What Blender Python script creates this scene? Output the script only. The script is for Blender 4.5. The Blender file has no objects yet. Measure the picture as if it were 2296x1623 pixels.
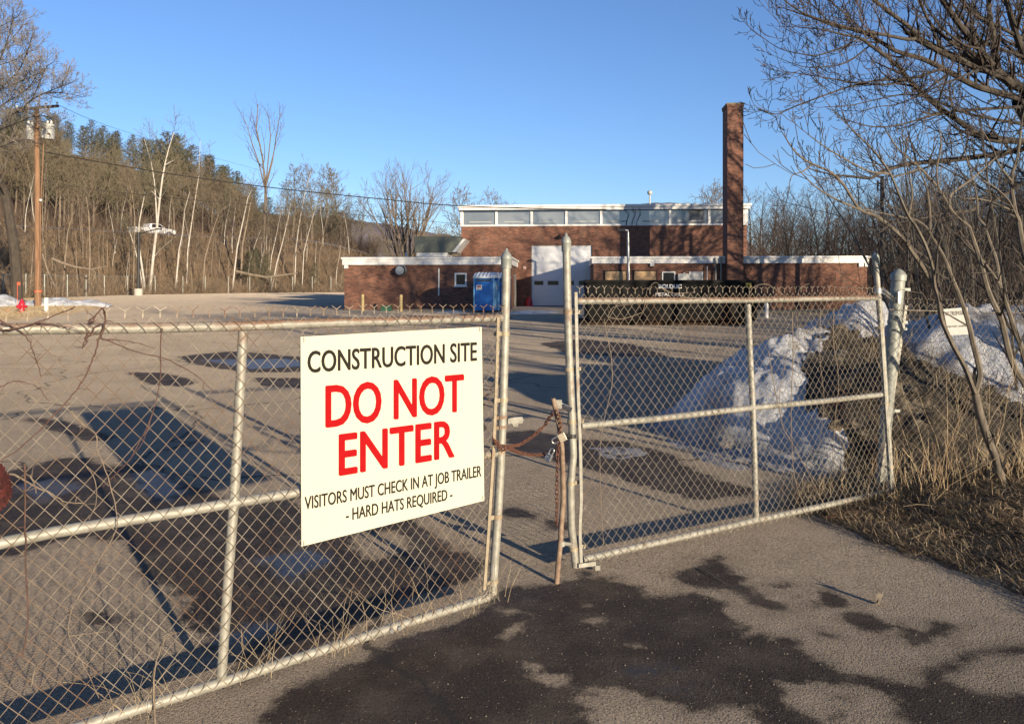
import bpy, math, random
import numpy as np
from mathutils import Vector, Matrix

R = math.radians
scene = bpy.context.scene
COL = scene.collection

# ------------------------------------------------------------------ camera, sky, sun, exposure
CAMZ, F, CX, HY = 1.7, 1725.0, 1148.0, 647.0      # eye height; focal length, centre and horizon on a 2296-wide picture
cam_d = bpy.data.cameras.new("camera")
cam = bpy.data.objects.new("camera", cam_d)
COL.objects.link(cam)
cam.location = (0, 0, CAMZ)
cam.rotation_euler = (R(90), 0, 0)
cam_d.sensor_width = 36
cam_d.lens = F / 2296 * 36
cam_d.shift_y = -(811.5 - HY) / 2296
cam_d.clip_start = 0.05
cam_d.clip_end = 9000
scene.camera = cam

SUN_EL = 9.7
SUN_DIR = Vector((0.576, -0.817, 0)).normalized()          # horizontal direction towards the sun
SUN_AZ = math.atan2(SUN_DIR.x, SUN_DIR.y)
world = bpy.data.worlds.new("World")
scene.world = world
world.use_nodes = True
wn = world.node_tree.nodes
wl = world.node_tree.links
sky = wn.new("ShaderNodeTexSky")
sky.sky_type = 'NISHITA'
sky.sun_disc = False
sky.sun_elevation = R(SUN_EL)
sky.sun_rotation = SUN_AZ
sky.altitude = 100
sky.air_density = 1.0
sky.dust_density = 0.1
sky.ozone_density = 4.2
tint = wn.new("ShaderNodeMix"); tint.data_type = 'RGBA'; tint.blend_type = 'MULTIPLY'; tint.inputs[0].default_value = 1.0
tint.inputs[7].default_value = (1.07, 0.945, 1.02, 1)
wl.new(sky.outputs[0], tint.inputs[6]); wl.new(tint.outputs[2], wn["Background"].inputs[0])
wn["Background"].inputs[1].default_value = 0.11

sun_d = bpy.data.lights.new("sun", 'SUN')
sun_d.energy = 5.0
sun_d.angle = R(0.5)
sun_d.color = (1.0, 0.84, 0.62)
sun = bpy.data.objects.new("sun", sun_d)
COL.objects.link(sun)
ce, se = math.cos(R(SUN_EL)), math.sin(R(SUN_EL))
sun.rotation_euler = Vector((-SUN_DIR.x * ce, -SUN_DIR.y * ce, -se)).to_track_quat('-Z', 'Y').to_euler()
sun.location = (20, -30, 12)

scene.view_settings.view_transform = 'Standard'
scene.view_settings.look = 'None'
scene.view_settings.gamma = 1
scene.view_settings.exposure = 0.95
scene.cycles.max_bounces = 6
scene.cycles.transparent_max_bounces = 8

# ------------------------------------------------------------------ picture <-> place
def P(px, py, Z):
    return Vector(((px - CX) / F * Z, Z, CAMZ - (py - HY) / F * Z))

def gz(y):
    return 0.009 * min(max(0.0, y - 4.0), 150.0)

def G(px, py):
    k = (py - HY) / F
    Z = CAMZ / k
    if Z > 4:
        Z = (CAMZ + 0.036) / (k + 0.009)
    return Vector(((px - CX) / F * Z, Z, gz(Z)))

def smooth(a, b, x):
    t = np.clip((x - a) / (b - a), 0, 1)
    return t * t * (3 - 2 * t)

def sdf_poly(poly, X, Y):
    """signed distance to a polygon, negative inside"""
    X = np.asarray(X, float); Y = np.asarray(Y, float)
    d = np.full(X.shape, 1e9)
    s = np.ones(X.shape)
    n = len(poly)
    for i in range(n):
        ax, ay = poly[i][0], poly[i][1]
        bx, by = poly[i - 1][0], poly[i - 1][1]
        ex, ey = bx - ax, by - ay
        wx, wy = X - ax, Y - ay
        t = np.clip((wx * ex + wy * ey) / (ex * ex + ey * ey + 1e-12), 0, 1)
        d = np.minimum(d, (wx - ex * t) ** 2 + (wy - ey * t) ** 2)
        c1 = Y >= ay; c2 = Y < by; c3 = ex * wy > ey * wx
        flip = (c1 & c2 & c3) | (~c1 & ~c2 & ~c3)
        s = np.where(flip, -s, s)
    return s * np.sqrt(d)

# cheap value noise for shaping terrain and piles
_rs = np.random.RandomState(5)
_lat = _rs.rand(64, 64)
def vnoise(x, y):
    x = np.asarray(x, float); y = np.asarray(y, float)
    xi = np.floor(x).astype(int); yi = np.floor(y).astype(int)
    fx = x - xi; fy = y - yi
    fx = fx * fx * (3 - 2 * fx); fy = fy * fy * (3 - 2 * fy)
    a = _lat[xi % 64, yi % 64]; b = _lat[(xi + 1) % 64, yi % 64]
    c = _lat[xi % 64, (yi + 1) % 64]; d = _lat[(xi + 1) % 64, (yi + 1) % 64]
    return (a * (1 - fx) + b * fx) * (1 - fy) + (c * (1 - fx) + d * fx) * fy - 0.5
def fbm(x, y, o=4):
    r = 0; a = 1.0; f = 1.0
    for i in range(o):
        r = r + a * vnoise(x * f + 17.3 * i, y * f + 9.1 * i); a *= 0.5; f *= 2.03
    return r

# ------------------------------------------------------------------ objects
ORG = {}
class MB:
    """collects shapes in world coordinates and links them as ONE mesh object"""
    def __init__(self):
        self.v = []; self.f = []
    def add(self, vs, fs):
        o = len(self.v)
        self.v.extend(vs)
        self.f.extend([tuple(i + o for i in f) for f in fs])
        return self
    def tube(self, pts, rad, n=6, cap=True):
        pts = [Vector(p) for p in pts]
        m = len(pts)
        if not hasattr(rad, '__len__'):
            rad = [rad] * m
        t0 = (pts[1] - pts[0]).normalized()
        a = Vector((0, 0, 1)) if abs(t0.z) < 0.9 else Vector((1, 0, 0))
        u = t0.cross(a).normalized()
        o = len(self.v)
        cs = [(math.cos(2 * math.pi * k / n), math.sin(2 * math.pi * k / n)) for k in range(n)]
        for i in range(m):
            t = (pts[min(i + 1, m - 1)] - pts[max(i - 1, 0)])
            if t.length < 1e-9: t = t0
            t = t.normalized()
            u = (u - t * u.dot(t))
            if u.length < 1e-6: u = t.cross(Vector((0.3, 0.5, 0.8)))
            u.normalize()
            w = t.cross(u)
            p = pts[i]; r = rad[i]
            for c, s in cs:
                self.v.append((p.x + (u.x * c + w.x * s) * r, p.y + (u.y * c + w.y * s) * r, p.z + (u.z * c + w.z * s) * r))
        for i in range(m - 1):
            b = o + i * n
            for k in range(n):
                k2 = (k + 1) % n
                self.f.append((b + k, b + k2, b + n + k2, b + n + k))
        if cap:
            self.f.append(tuple(o + k for k in reversed(range(n))))
            self.f.append(tuple(o + (m - 1) * n + k for k in range(n)))
        return self
    def hexa(self, c):
        """8 corners: bottom ring 0-3, top ring 4-7"""
        return self.add([tuple(x) for x in c], [(3, 2, 1, 0), (4, 5, 6, 7), (0, 1, 5, 4), (1, 2, 6, 5), (2, 3, 7, 6), (3, 0, 4, 7)])
    def box(self, c, s, M=None):
        c = Vector(c); hx, hy, hz = s[0] / 2, s[1] / 2, s[2] / 2
        L = [(-hx, -hy, -hz), (hx, -hy, -hz), (hx, hy, -hz), (-hx, hy, -hz), (-hx, -hy, hz), (hx, -hy, hz), (hx, hy, hz), (-hx, hy, hz)]
        return self.hexa([c + (M @ Vector(p) if M else Vector(p)) for p in L])
    def fbox(self, fn, a, b):
        """box from a to b in a local frame given by fn(u, v, z) -> world"""
        x0, y0, z0 = a; x1, y1, z1 = b
        return self.hexa([fn(x0, y0, z0), fn(x1, y0, z0), fn(x1, y1, z0), fn(x0, y1, z0), fn(x0, y0, z1), fn(x1, y0, z1), fn(x1, y1, z1), fn(x0, y1, z1)])
    def lathe(self, prof, c, axis=(0, 0, 1), n=16, cap=True):
        c = Vector(c); az = Vector(axis).normalized()
        ax = az.cross(Vector((0, 1, 0)) if abs(az.y) < 0.9 else Vector((1, 0, 0))).normalized(); ay = az.cross(ax)
        o = len(self.v); m = len(prof)
        for r, h in prof:
            for k in range(n):
                t = 2 * math.pi * k / n
                self.v.append(tuple(c + az * h + ax * (r * math.cos(t)) + ay * (r * math.sin(t))))
        for i in range(m - 1):
            for k in range(n):
                k2 = (k + 1) % n
                self.f.append((o + i * n + k, o + i * n + k2, o + (i + 1) * n + k2, o + (i + 1) * n + k))
        if cap:
            self.f.append(tuple(o + k for k in reversed(range(n))))
            self.f.append(tuple(o + (m - 1) * n + k for k in range(n)))
        return self
    def prism(self, poly, fn, d0, d1):
        """poly of (a, b); fn(a, b, depth) -> world"""
        n = len(poly)
        self.add([tuple(fn(a, b, d0)) for a, b in poly] + [tuple(fn(a, b, d1)) for a, b in poly],
                 [tuple(reversed(range(n))), tuple(range(n, 2 * n))] + [(i, (i + 1) % n, n + (i + 1) % n, n + i) for i in range(n)])
        return self
    def build(self, name, mat, parent=None, smooth=False, bevel=0.0, at=None):
        v = np.array(self.v, float).reshape(-1, 3)
        if parent is not None:
            o = ORG[parent.name]
        elif at is not None:
            o = Vector(at)
        else:
            lo, hi = v.min(0), v.max(0)
            o = Vector(((lo[0] + hi[0]) / 2, (lo[1] + hi[1]) / 2, lo[2]))
        v = v - np.array(o)
        me = bpy.data.meshes.new(name)
        me.from_pydata(v.tolist(), [], self.f)
        me.validate()
        if mat: me.materials.append(mat)
        if smooth:
            me.polygons.foreach_set("use_smooth", [True] * len(me.polygons))
        me.update()
        ob = bpy.data.objects.new(name, me)
        COL.objects.link(ob)
        if parent is not None:
            ob.parent = parent
        else:
            ob.location = o
        ORG[ob.name] = o
        if smooth and bevel == 0:
            md = ob.modifiers.new("edges", 'EDGE_SPLIT'); md.split_angle = R(50)
        if bevel > 0:
            md = ob.modifiers.new("bevel", 'BEVEL'); md.width = bevel; md.segments = 2; md.limit_method = 'ANGLE'; md.angle_limit = R(40)
        return ob

def tag(o, label=None, cat=None, group=None, kind=None):
    if label: o["label"] = label
    if cat: o["category"] = cat
    if group: o["group"] = group
    if kind: o["kind"] = kind
    return o

def thing(name, loc, label, cat, group=None):
    o = bpy.data.objects.new(name, None)
    o.empty_display_size = 0.2
    COL.objects.link(o)
    o.location = loc
    ORG[o.name] = Vector(loc)
    return tag(o, label, cat, group)

def kids(o):
    return [c for c in bpy.data.objects if c.parent == o]

def dup(root, loc, rz=0.0, sc=1.0, label=None, tree=None):
    if tree is None:
        tree = [(c, kids(c)) for c in kids(root)]
    r = root.copy(); COL.objects.link(r)
    r.location = loc; r.rotation_euler = (0, 0, rz)
    r.scale = (sc, sc, sc) if not hasattr(sc, '__len__') else sc
    if label: r["label"] = label
    for c, gs in tree:
        c2 = c.copy(); COL.objects.link(c2); c2.parent = r
        for g in gs:
            g2 = g.copy(); COL.objects.link(g2); g2.parent = c2
    ORG[r.name] = Vector(loc)
    return r

# ------------------------------------------------------------------ materials
class NT:
    def __init__(self, name):
        self.m = bpy.data.materials.new(name)
        self.m.use_nodes = True
        self.t = self.m.node_tree
        self.b = self.t.nodes["Principled BSDF"]
        self.pos = None
    def n(self, typ, **kw):
        x = self.t.nodes.new(typ)
        for k, v in kw.items(): setattr(x, k, v)
        return x
    def l(self, a, b): self.t.links.new(a, b)
    def setin(self, node, key, v):
        if v is None: return
        if hasattr(v, 'is_output') or isinstance(v, bpy.types.NodeSocket): self.l(v, node.inputs[key])
        else: node.inputs[key].default_value = v
    def position(self):
        if self.pos is None:
            self.pos = self.n("ShaderNodeNewGeometry").outputs["Position"]
        return self.pos
    def objpos(self):
        return self.n("ShaderNodeTexCoord").outputs["Object"]
    def normal(self):
        return self.n("ShaderNodeNewGeometry").outputs["Normal"]
    def noise(self, scale, detail=4, rough=0.6, vec=None, dist=0.0):
        x = self.n("ShaderNodeTexNoise")
        x.inputs["Scale"].default_value = scale; x.inputs["Detail"].default_value = detail
        x.inputs["Roughness"].default_value = rough; x.inputs["Distortion"].default_value = dist
        self.l(vec if vec is not None else self.position(), x.inputs["Vector"])
        return x.outputs["Fac"]
    def vor(self, scale, out="Distance", vec=None, feature='F1'):
        x = self.n("ShaderNodeTexVoronoi", feature=feature)
        x.inputs["Scale"].default_value = scale
        self.l(vec if vec is not None else self.position(), x.inputs["Vector"])
        return x.outputs[out]
    def ramp(self, fac, stops, interp='LINEAR'):
        x = self.n("ShaderNodeValToRGB")
        x.color_ramp.interpolation = interp
        while len(x.color_ramp.elements) < len(stops): x.color_ramp.elements.new(0.5)
        for e, (p, c) in zip(x.color_ramp.elements, stops):
            e.position = p
            e.color = (c, c, c, 1) if not hasattr(c, '__len__') else (c[0], c[1], c[2], 1)
        self.l(fac, x.inputs[0])
        return x.outputs[0]
    def math(self, op, a, b=None, clamp=False):
        x = self.n("ShaderNodeMath", operation=op); x.use_clamp = clamp
        self.setin(x, 0, a); self.setin(x, 1, b)
        return x.outputs[0]
    def rng(self, v, a, b, c=0.0, d=1.0):
        x = self.n("ShaderNodeMapRange")
        self.setin(x, 0, v)
        for i, q in enumerate((a, b, c, d)): x.inputs[i + 1].default_value = q
        return x.outputs[0]
    def mix(self, fac, a, b, blend='MIX'):
        x = self.n("ShaderNodeMix", data_type='RGBA', blend_type=blend)
        self.setin(x, 0, fac)
        self.setin(x, 6, a if not isinstance(a, tuple) else (a + (1,))[:4]); self.setin(x, 7, b if not isinstance(b, tuple) else (b + (1,))[:4])
        return x.outputs[2]
    def sep(self, v):
        x = self.n("ShaderNodeSeparateXYZ"); self.l(v, x.inputs[0]); return x.outputs
    def comb(self, a, b, c):
        x = self.n("ShaderNodeCombineXYZ"); self.setin(x, 0, a); self.setin(x, 1, b); self.setin(x, 2, c); return x.outputs[0]
    def scalev(self, v, s):
        x = self.n("ShaderNodeVectorMath", operation='MULTIPLY'); self.l(v, x.inputs[0]); x.inputs[1].default_value = s; return x.outputs[0]
    def dot(self, v, s):
        x = self.n("ShaderNodeVectorMath", operation='DOT_PRODUCT'); self.l(v, x.inputs[0]); x.inputs[1].default_value = s; return x.outputs["Value"]
    def attr(self, name):
        return self.n("ShaderNodeAttribute", attribute_name=name).outputs["Fac"]
    def bump(self, h, strength, dist=0.01, nrm=None):
        x = self.n("ShaderNodeBump"); x.inputs["Strength"].default_value = strength; x.inputs["Distance"].default_value = dist
        self.l(h, x.inputs["Height"])
        if nrm is not None: self.l(nrm, x.inputs["Normal"])
        return x.outputs[0]
    def out(self, col=None, rough=None, metal=None, nrm=None, spec=None, trans=None):
        b = self.b
        if isinstance(col, tuple): col = (col + (1,))[:4]
        self.setin(b, "Base Color", col); self.setin(b, "Roughness", rough); self.setin(b, "Metallic", metal)
        self.setin(b, "Normal", nrm); self.setin(b, "Specular IOR Level", spec)
        return self.m

KA = 0.78
def kc(c): return tuple(x * KA for x in c)
def mottled(name, c0, c1, scale=8, rough=0.8, metal=0.0, bump=0.0, bscale=60, bdist=0.01, detail=5, spec=None, obj=False):
    c0, c1 = kc(c0), kc(c1)
    k = NT(name)
    v = k.objpos() if obj else None
    col = k.ramp(k.noise(scale, detail, vec=v), [(0.3, c0), (0.7, c1)])
    nrm = k.bump(k.noise(bscale, 4, vec=v), bump, bdist) if bump else None
    return k.out(col, rough, metal, nrm, spec)

def sheet(name, xs, ys, zfn, mat, keep=None, attrs=None, kind=None, smooth_shade=True, at=(0, 0, 0)):
    """height-field mesh over a rectangular grid; keep(X, Y) -> bool mask of vertices; attrs {name: array}"""
    X, Y = np.meshgrid(xs, ys, indexing='ij')
    Z = zfn(X, Y)
    nx, ny = X.shape
    idx = np.arange(nx * ny).reshape(nx, ny)
    q = np.stack([idx[:-1, :-1], idx[1:, :-1], idx[1:, 1:], idx[:-1, 1:]], -1).reshape(-1, 4)
    if keep is not None:
        m = keep(X, Y).ravel()
        q = q[m[q].any(1)]
    used = np.unique(q)
    remap = -np.ones(nx * ny, int); remap[used] = np.arange(len(used))
    v = np.stack([X.ravel(), Y.ravel(), Z.ravel()], 1)[used] - np.array(at)
    me = bpy.data.meshes.new(name)
    me.vertices.add(len(v)); me.vertices.foreach_set("co", v.ravel())
    qq = remap[q]
    me.loops.add(qq.size); me.loops.foreach_set("vertex_index", qq.ravel())
    me.polygons.add(len(qq)); me.polygons.foreach_set("loop_start", np.arange(0, qq.size, 4))
    me.update(); me.validate()
    if smooth_shade: me.polygons.foreach_set("use_smooth", [True] * len(me.polygons))
    for an, fn in (attrs or {}).items():
        a = me.attributes.new(an, 'FLOAT', 'POINT')
        a.data.foreach_set("value", np.asarray(fn(X, Y)).ravel()[used].astype(np.float32))
    me.materials.append(mat)
    ob = bpy.data.objects.new(name, me); COL.objects.link(ob)
    ob.location = at
    ORG[ob.name] = Vector(at)
    if kind: ob["kind"] = kind
    return ob
# ------------------------------------------------------------------ the ground
YARD = [(9, -14), (9, 2), (4.4, 4.6), (4.6, 6.4), (6.8, 9), (9.5, 14), (14, 26), (19.5, 38), (26, 44), (30, 62), (22, 80),
        (10, 120), (-5, 130), (-18, 126), (-28, 122), (-37.5, 118), (-49, 100), (-47, 80), (-47, 62), (-44, 30), (-34, -14)]

def gzv(Y):
    return 0.009 * np.clip(Y - 4.0, 0, 150.0)

def T(X, Y, s=None):
    X = np.asarray(X, float); Y = np.asarray(Y, float)
    if s is None: s = sdf_poly(YARD, X, Y)
    a = X / np.maximum(Y, 20.0)
    lf = (1 - smooth(-0.30, 0.02, a)) * smooth(35, 75, Y)
    emb = 9.0 * smooth(3, 23, s) * lf
    hill = 23.0 * (1 - smooth(-0.55, -0.24, a)) * smooth(33, 95, s) * smooth(35, 75, Y)
    n = fbm(X / 7.0, Y / 7.0, 4) * 1.0 * smooth(1.5, 10, s) * (1 - smooth(21, 24, s) * (1 - smooth(31, 34, s)) * lf)
    right = 0.5 * smooth(1, 8, s) * smooth(0.2, 0.4, a)
    return gzv(Y) - 0.035 * (1 - smooth(-0.2, 0.8, s)) + emb + hill + n + right

def Ts(x, y):
    return float(T(np.array([x]), np.array([y]))[0])

def hit(px, py, z0, z1, fn=None, n=600):
    """where the sight line through a picture point meets the terrain (or height function fn)"""
    Zs = np.linspace(z0, z1, n)
    X = (px - CX) / F * Zs; H = CAMZ - (py - HY) / F * Zs
    d = H - (fn or T)(X, Zs)
    k = np.argmax(d < 0)
    if not (d < 0).any(): k = n - 1
    return Vector((X[k], Zs[k], H[k]))

def geo(a, b, r, d0):
    out = [a]; d = d0
    while out[-1] < b: out.append(out[-1] + d); d *= r
    out[-1] = b
    return out

soil = NT("leaf_litter_soil")
_c = soil.ramp(soil.noise(0.35, 6), [(0.3, (0.07, 0.048, 0.03)), (0.55, (0.14, 0.097, 0.057)), (0.75, (0.22, 0.16, 0.095))])
_c = soil.mix(soil.rng(soil.noise(9, 5), 0.45, 0.7), _c, (0.13, 0.08, 0.045))
M_soil = soil.out(_c, 0.95, nrm=soil.bump(soil.noise(3, 8), 1.0, 0.25))

gx = [-x for x in reversed(geo(130, 3200, 1.35, 6))] + list(np.arange(-128, 100, 2.0)) + geo(100, 3200, 1.35, 6)
gy = [-300, -150, -80, -40] + list(np.arange(-20, 40, 2.0)) + list(np.arange(40, 240, 1.6)) + geo(241, 3400, 1.3, 6)
ground = sheet("ground", gx, gy, lambda X, Y: T(X, Y), M_soil, kind="structure")

# wet patches and puddles on the asphalt: outlines followed on the ground, in metres
def z8(l): return [(1148 + a * 0.5, 1239.8 + b * 0.5) for a, b in l]
WETPX = [
    z8([(-40, 150), (120, 140), (330, 115), (420, 120), (560, 155), (620, 200), (820, 205), (930, 225), (990, 290), (1050, 365), (1180, 375), (1290, 385), (1280, 430), (1370, 480), (1480, 530), (1600, 560), (1700, 610), (1770, 625), (1870, 600), (1890, 520), (1980, 460), (2100, 435), (2400, 425), (2400, 450), (2100, 452), (1980, 500), (1900, 580), (1960, 590), (2050, 640), (2150, 660), (2296, 620), (2400, 640), (2400, 850), (1900, 850), (1760, 740), (1710, 680), (1760, 650), (1690, 632), (1640, 592), (1540, 580), (1540, 610), (1430, 590), (1370, 575), (1230, 575), (1150, 570), (1210, 620), (1260, 700), (1420, 780), (1420, 850), (1200, 850), (1150, 766), (1090, 690), (960, 690), (820, 700), (700, 670), (580, 650), (300, 610), (200, 540), (130, 490), (60, 490), (70, 580), (180, 620), (240, 630), (310, 720), (370, 850), (-60, 850)]),
    [(1160, 1312), (1110, 1330), (1080, 1360), (1000, 1392), (900, 1440), (820, 1480), (740, 1500), (690, 1530), (650, 1560), (600, 1600), (640, 1680), (900, 1680), (1160, 1680)],
    z8([(860, 25), (940, 20), (1000, 90), (1050, 110), (1020, 140), (1100, 160), (1150, 200), (1290, 250), (1180, 265), (1080, 220), (1010, 180), (880, 150), (770, 110), (765, 85), (850, 75)]),
    z8([(1150, 145), (1210, 130), (1280, 150), (1220, 172), (1150, 165)]),
    z8([(1170, 185), (1300, 180), (1360, 210), (1380, 245), (1310, 240), (1290, 205), (1200, 200)]),
    z8([(1340, 165), (1400, 155), (1470, 190), (1525, 220), (1500, 255), (1440, 250), (1380, 225), (1390, 195)]),
    z8([(1450, 270), (1530, 260), (1600, 285), (1680, 310), (1650, 345), (1590, 350), (1550, 330)]),
    z8([(1690, 322), (1760, 325), (1830, 345), (1970, 320), (1920, 355), (1870, 400), (1790, 405), (1740, 385), (1770, 355)]),
    z8([(1380, 355), (1440, 370), (1400, 385)]), z8([(1650, 378), (1690, 385), (1665, 392)]),
    z8([(1450, 650), (1540, 640), (1500, 665)]), z8([(1440, 710), (1490, 720), (1460, 735)]), z8([(280, 85), (340, 90), (310, 105)]),
    [(-200, 1062), (0, 1060), (60, 1050), (130, 1028), (200, 1026), (245, 1045), (330, 1040), (420, 1090), (520, 1130), (640, 1120), (760, 1190), (700, 1230), (640, 1300), (560, 1400), (480, 1470), (430, 1410), (420, 1350), (330, 1280), (270, 1215), (200, 1205), (130, 1210), (60, 1235), (-200, 1262)],
    [(560, 1240), (700, 1180), (830, 1150), (930, 1165), (1000, 1230), (1080, 1260), (1060, 1300), (900, 1340), (760, 1420), (640, 1490), (520, 1520), (520, 1400)],
    [(290, 835), (360, 836), (420, 849), (445, 858), (400, 866), (330, 861)],
    [(400, 800), (450, 794), (520, 788), (600, 793), (640, 798), (760, 806), (760, 832), (560, 835), (470, 822), (430, 815)],
    [(560, 846), (670, 848), (760, 852), (740, 872), (600, 866)],
    [(60, 935), (130, 944), (200, 960), (265, 985), (200, 990), (120, 965)],
    [(200, 1375), (240, 1365), (270, 1385), (245, 1402), (205, 1398)],
    [(1130, 970), (1200, 963), (1280, 985), (1400, 990), (1500, 1020), (1600, 1075), (1720, 1105), (1560, 1120), (1430, 1085), (1310, 1045), (1220, 1030), (1150, 1010)],
    [(1112, 1150), (1150, 1135), (1200, 1150), (1195, 1166), (1150, 1162)], [(1215, 1165), (1250, 1163), (1270, 1185), (1230, 1187)],
    [(1230, 1270), (1255, 1268), (1262, 1284), (1238, 1285)],
    [(860, 700), (1060, 702), (1150, 712), (1120, 722), (960, 716)],
    [(1210, 770), (1300, 760), (1420, 772), (1500, 800), (1380, 800), (1270, 790)],
]
DRYPX = [z8([(290, 235), (350, 230), (345, 245), (300, 248)]), z8([(340, 285), (400, 290), (390, 312), (345, 305)]), z8([(730, 285), (800, 300), (770, 312)]),
         z8([(500, 400), (560, 395), (600, 415), (550, 425)]), z8([(1810, 650), (1880, 650), (1980, 720), (1900, 715)]), z8([(-60, 245), (40, 265), (-20, 280)]), z8([(0, 310), (70, 295), (40, 350), (-40, 370)]),
         [(800, 1190), (900, 1185), (930, 1230), (850, 1250), (780, 1230)]]
WET = [[tuple(G(*p)[:2]) for p in l] for l in WETPX]
DRY = [[tuple(G(*p)[:2]) for p in l] for l in DRYPX]
def wet(X, Y):
    s = np.full(X.shape, 3.0)
    near = (Y > 1) & (Y < 40) & (X > -16) & (X < 10)
    xs_, ys_ = X[near], Y[near]
    r = np.full(xs_.shape, 3.0)
    for p in WET: r = np.minimum(r, sdf_poly(p, xs_, ys_))
    for p in DRY: r = np.maximum(r, -sdf_poly(p, xs_, ys_))
    s[near] = r
    return s

POOLPX = [z8([(440, 515), (520, 500), (700, 495), (740, 520), (620, 560), (520, 560)]), z8([(600, 590), (700, 575), (780, 590), (790, 630), (700, 640), (640, 625)]),
          [(290, 1062), (360, 1045), (420, 1100), (380, 1130), (310, 1105)], [(560, 1250), (700, 1225), (770, 1255), (640, 1310)], [(430, 1440), (560, 1395), (650, 1395), (520, 1480)], [(20, 1090), (130, 1070), (200, 1090), (90, 1130)], [(440, 806), (640, 804), (740, 818), (560, 828)]]
POOL = [[tuple(G(*p)[:2]) for p in l] for l in POOLPX]
def pool(X, Y):
    s = np.full(X.shape, 3.0)
    near = (Y > 1) & (Y < 24) & (X > -10) & (X < 8)
    xs_, ys_ = X[near], Y[near]; r = np.full(xs_.shape, 3.0)
    for p in POOL: r = np.minimum(r, sdf_poly(p, xs_, ys_))
    s[near] = r
    return s
# asphalt: pale, gritty, worn; dark and shiny where wet
k = NT("worn_asphalt")
big = k.noise(0.5, 5); mid = k.noise(6, 5); fine = k.noise(75, 5, 0.85); vd = k.vor(90)
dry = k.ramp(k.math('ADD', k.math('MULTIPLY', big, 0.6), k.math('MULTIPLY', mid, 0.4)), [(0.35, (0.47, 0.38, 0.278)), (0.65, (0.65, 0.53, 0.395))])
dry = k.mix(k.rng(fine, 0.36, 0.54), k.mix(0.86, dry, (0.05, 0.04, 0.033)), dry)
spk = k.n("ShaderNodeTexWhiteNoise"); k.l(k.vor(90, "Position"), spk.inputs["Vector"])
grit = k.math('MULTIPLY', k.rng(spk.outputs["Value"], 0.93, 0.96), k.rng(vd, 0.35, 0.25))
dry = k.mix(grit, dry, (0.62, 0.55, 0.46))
w0 = k.attr("wet")
warp = k.math('ADD', k.math('MULTIPLY', k.math('ADD', k.math('SUBTRACT', k.noise(5, 4), 0.5), k.math('MULTIPLY', k.math('SUBTRACT', k.noise(1.7, 5), 0.5), 1.3)), 0.24), k.math('MULTIPLY', k.math('SUBTRACT', k.noise(45, 4, 0.7), 0.5), 0.09))
ws = k.math('ADD', w0, warp)
wm = k.rng(ws, 0.03, -0.02)
pud = k.math('MULTIPLY', k.rng(k.math('ADD', k.attr('pool'), k.math('MULTIPLY', k.math('SUBTRACT', k.noise(7, 5, .7), 0.5), 0.35)), 0.03, -0.06), 0.9)
wetc = k.ramp(fine, [(0.38, (0.006, 0.004, 0.003)), (0.62, (0.085, 0.058, 0.04))])
wetc = k.mix(k.math('MULTIPLY', grit, 0.8), wetc, (0.45, 0.38, 0.30))
wetc = k.mix(pud, wetc, (0.012, 0.011, 0.011))
crack = k.vor(0.22, feature='DISTANCE_TO_EDGE', vec=k.n("ShaderNodeVectorMath", operation='ADD').outputs[0])
_av = crack.node.inputs["Vector"].links[0].from_node
k.l(k.position(), _av.inputs[0])
_nv = k.n("ShaderNodeTexNoise"); _nv.inputs["Scale"].default_value = 1.1; _nv.inputs["Detail"].default_value = 5
k.l(k.position(), _nv.inputs["Vector"]); k.l(_nv.outputs["Color"], _av.inputs[1])
cm = k.rng(crack, 0.006, 0.002)
inner = k.rng(k.noise(2.6, 6, 0.65), 0.44, 0.66, 0, 0.42)
wetc = k.mix(k.math('MULTIPLY', inner, k.math('SUBTRACT', 1.0, pud)), wetc, k.mix(0.62, dry, (0.03, 0.02, 0.014)))
damp = k.rng(k.math('ADD', ws, k.math('MULTIPLY', k.math('SUBTRACT', k.noise(11, 5, 0.7), 0.5), 0.2)), 0.12, -0.02, 0, 0.5)
dry = k.mix(damp, dry, k.mix(0.75, dry, (0.05, 0.036, 0.026)))
stain = k.rng(k.noise(0.9, 7, 0.7), 0.55, 0.72, 0, 0.35)
dry = k.mix(stain, dry, k.mix(0.6, dry, (0.08, 0.065, 0.05)))
col = k.mix(wm, dry, wetc)
col = k.mix(k.math('MULTIPLY', cm, 0.75), col, (0.03, 0.025, 0.02))
rough = k.math('ADD', k.math('MULTIPLY', wm, -0.27), 0.95)
rough = k.math('SUBTRACT', rough, k.math('MULTIPLY', k.math('MULTIPLY', pud, wm), 0.47))
bh = k.math('ADD', k.math('MULTIPLY', fine, 1.0), k.math('MULTIPLY', k.rng(vd, 0.0, 0.5), 0.8))
bstr = k.math('SUBTRACT', 1.0, k.math('MULTIPLY', k.math('MULTIPLY', pud, wm), 0.93))
bp = k.n("ShaderNodeBump"); bp.inputs["Distance"].default_value = 0.03
k.l(bstr, bp.inputs["Strength"]); k.l(bh, bp.inputs["Height"])
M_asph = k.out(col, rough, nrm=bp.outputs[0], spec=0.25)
k.b.inputs["Diffuse Roughness"].default_value = 1.0

ax_ = [-x for x in reversed(geo(8.5, 50, 1.25, 0.1))] + list(np.arange(-8.4, 7.0, 0.045)) + geo(7.0, 31, 1.25, 0.1)
ay_ = [-14, -8, -4, -1, 1, 2, 2.5] + list(np.arange(2.8, 15, 0.045)) + geo(15, 130, 1.06, 0.06)
asphalt = sheet("asphalt_yard", ax_, ay_, lambda X, Y: gzv(Y) + 0.0 * X, M_asph, keep=lambda X, Y: sdf_poly(YARD, X, Y) < 0, attrs={"wet": wet, "pool": pool}, kind="structure")

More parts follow.
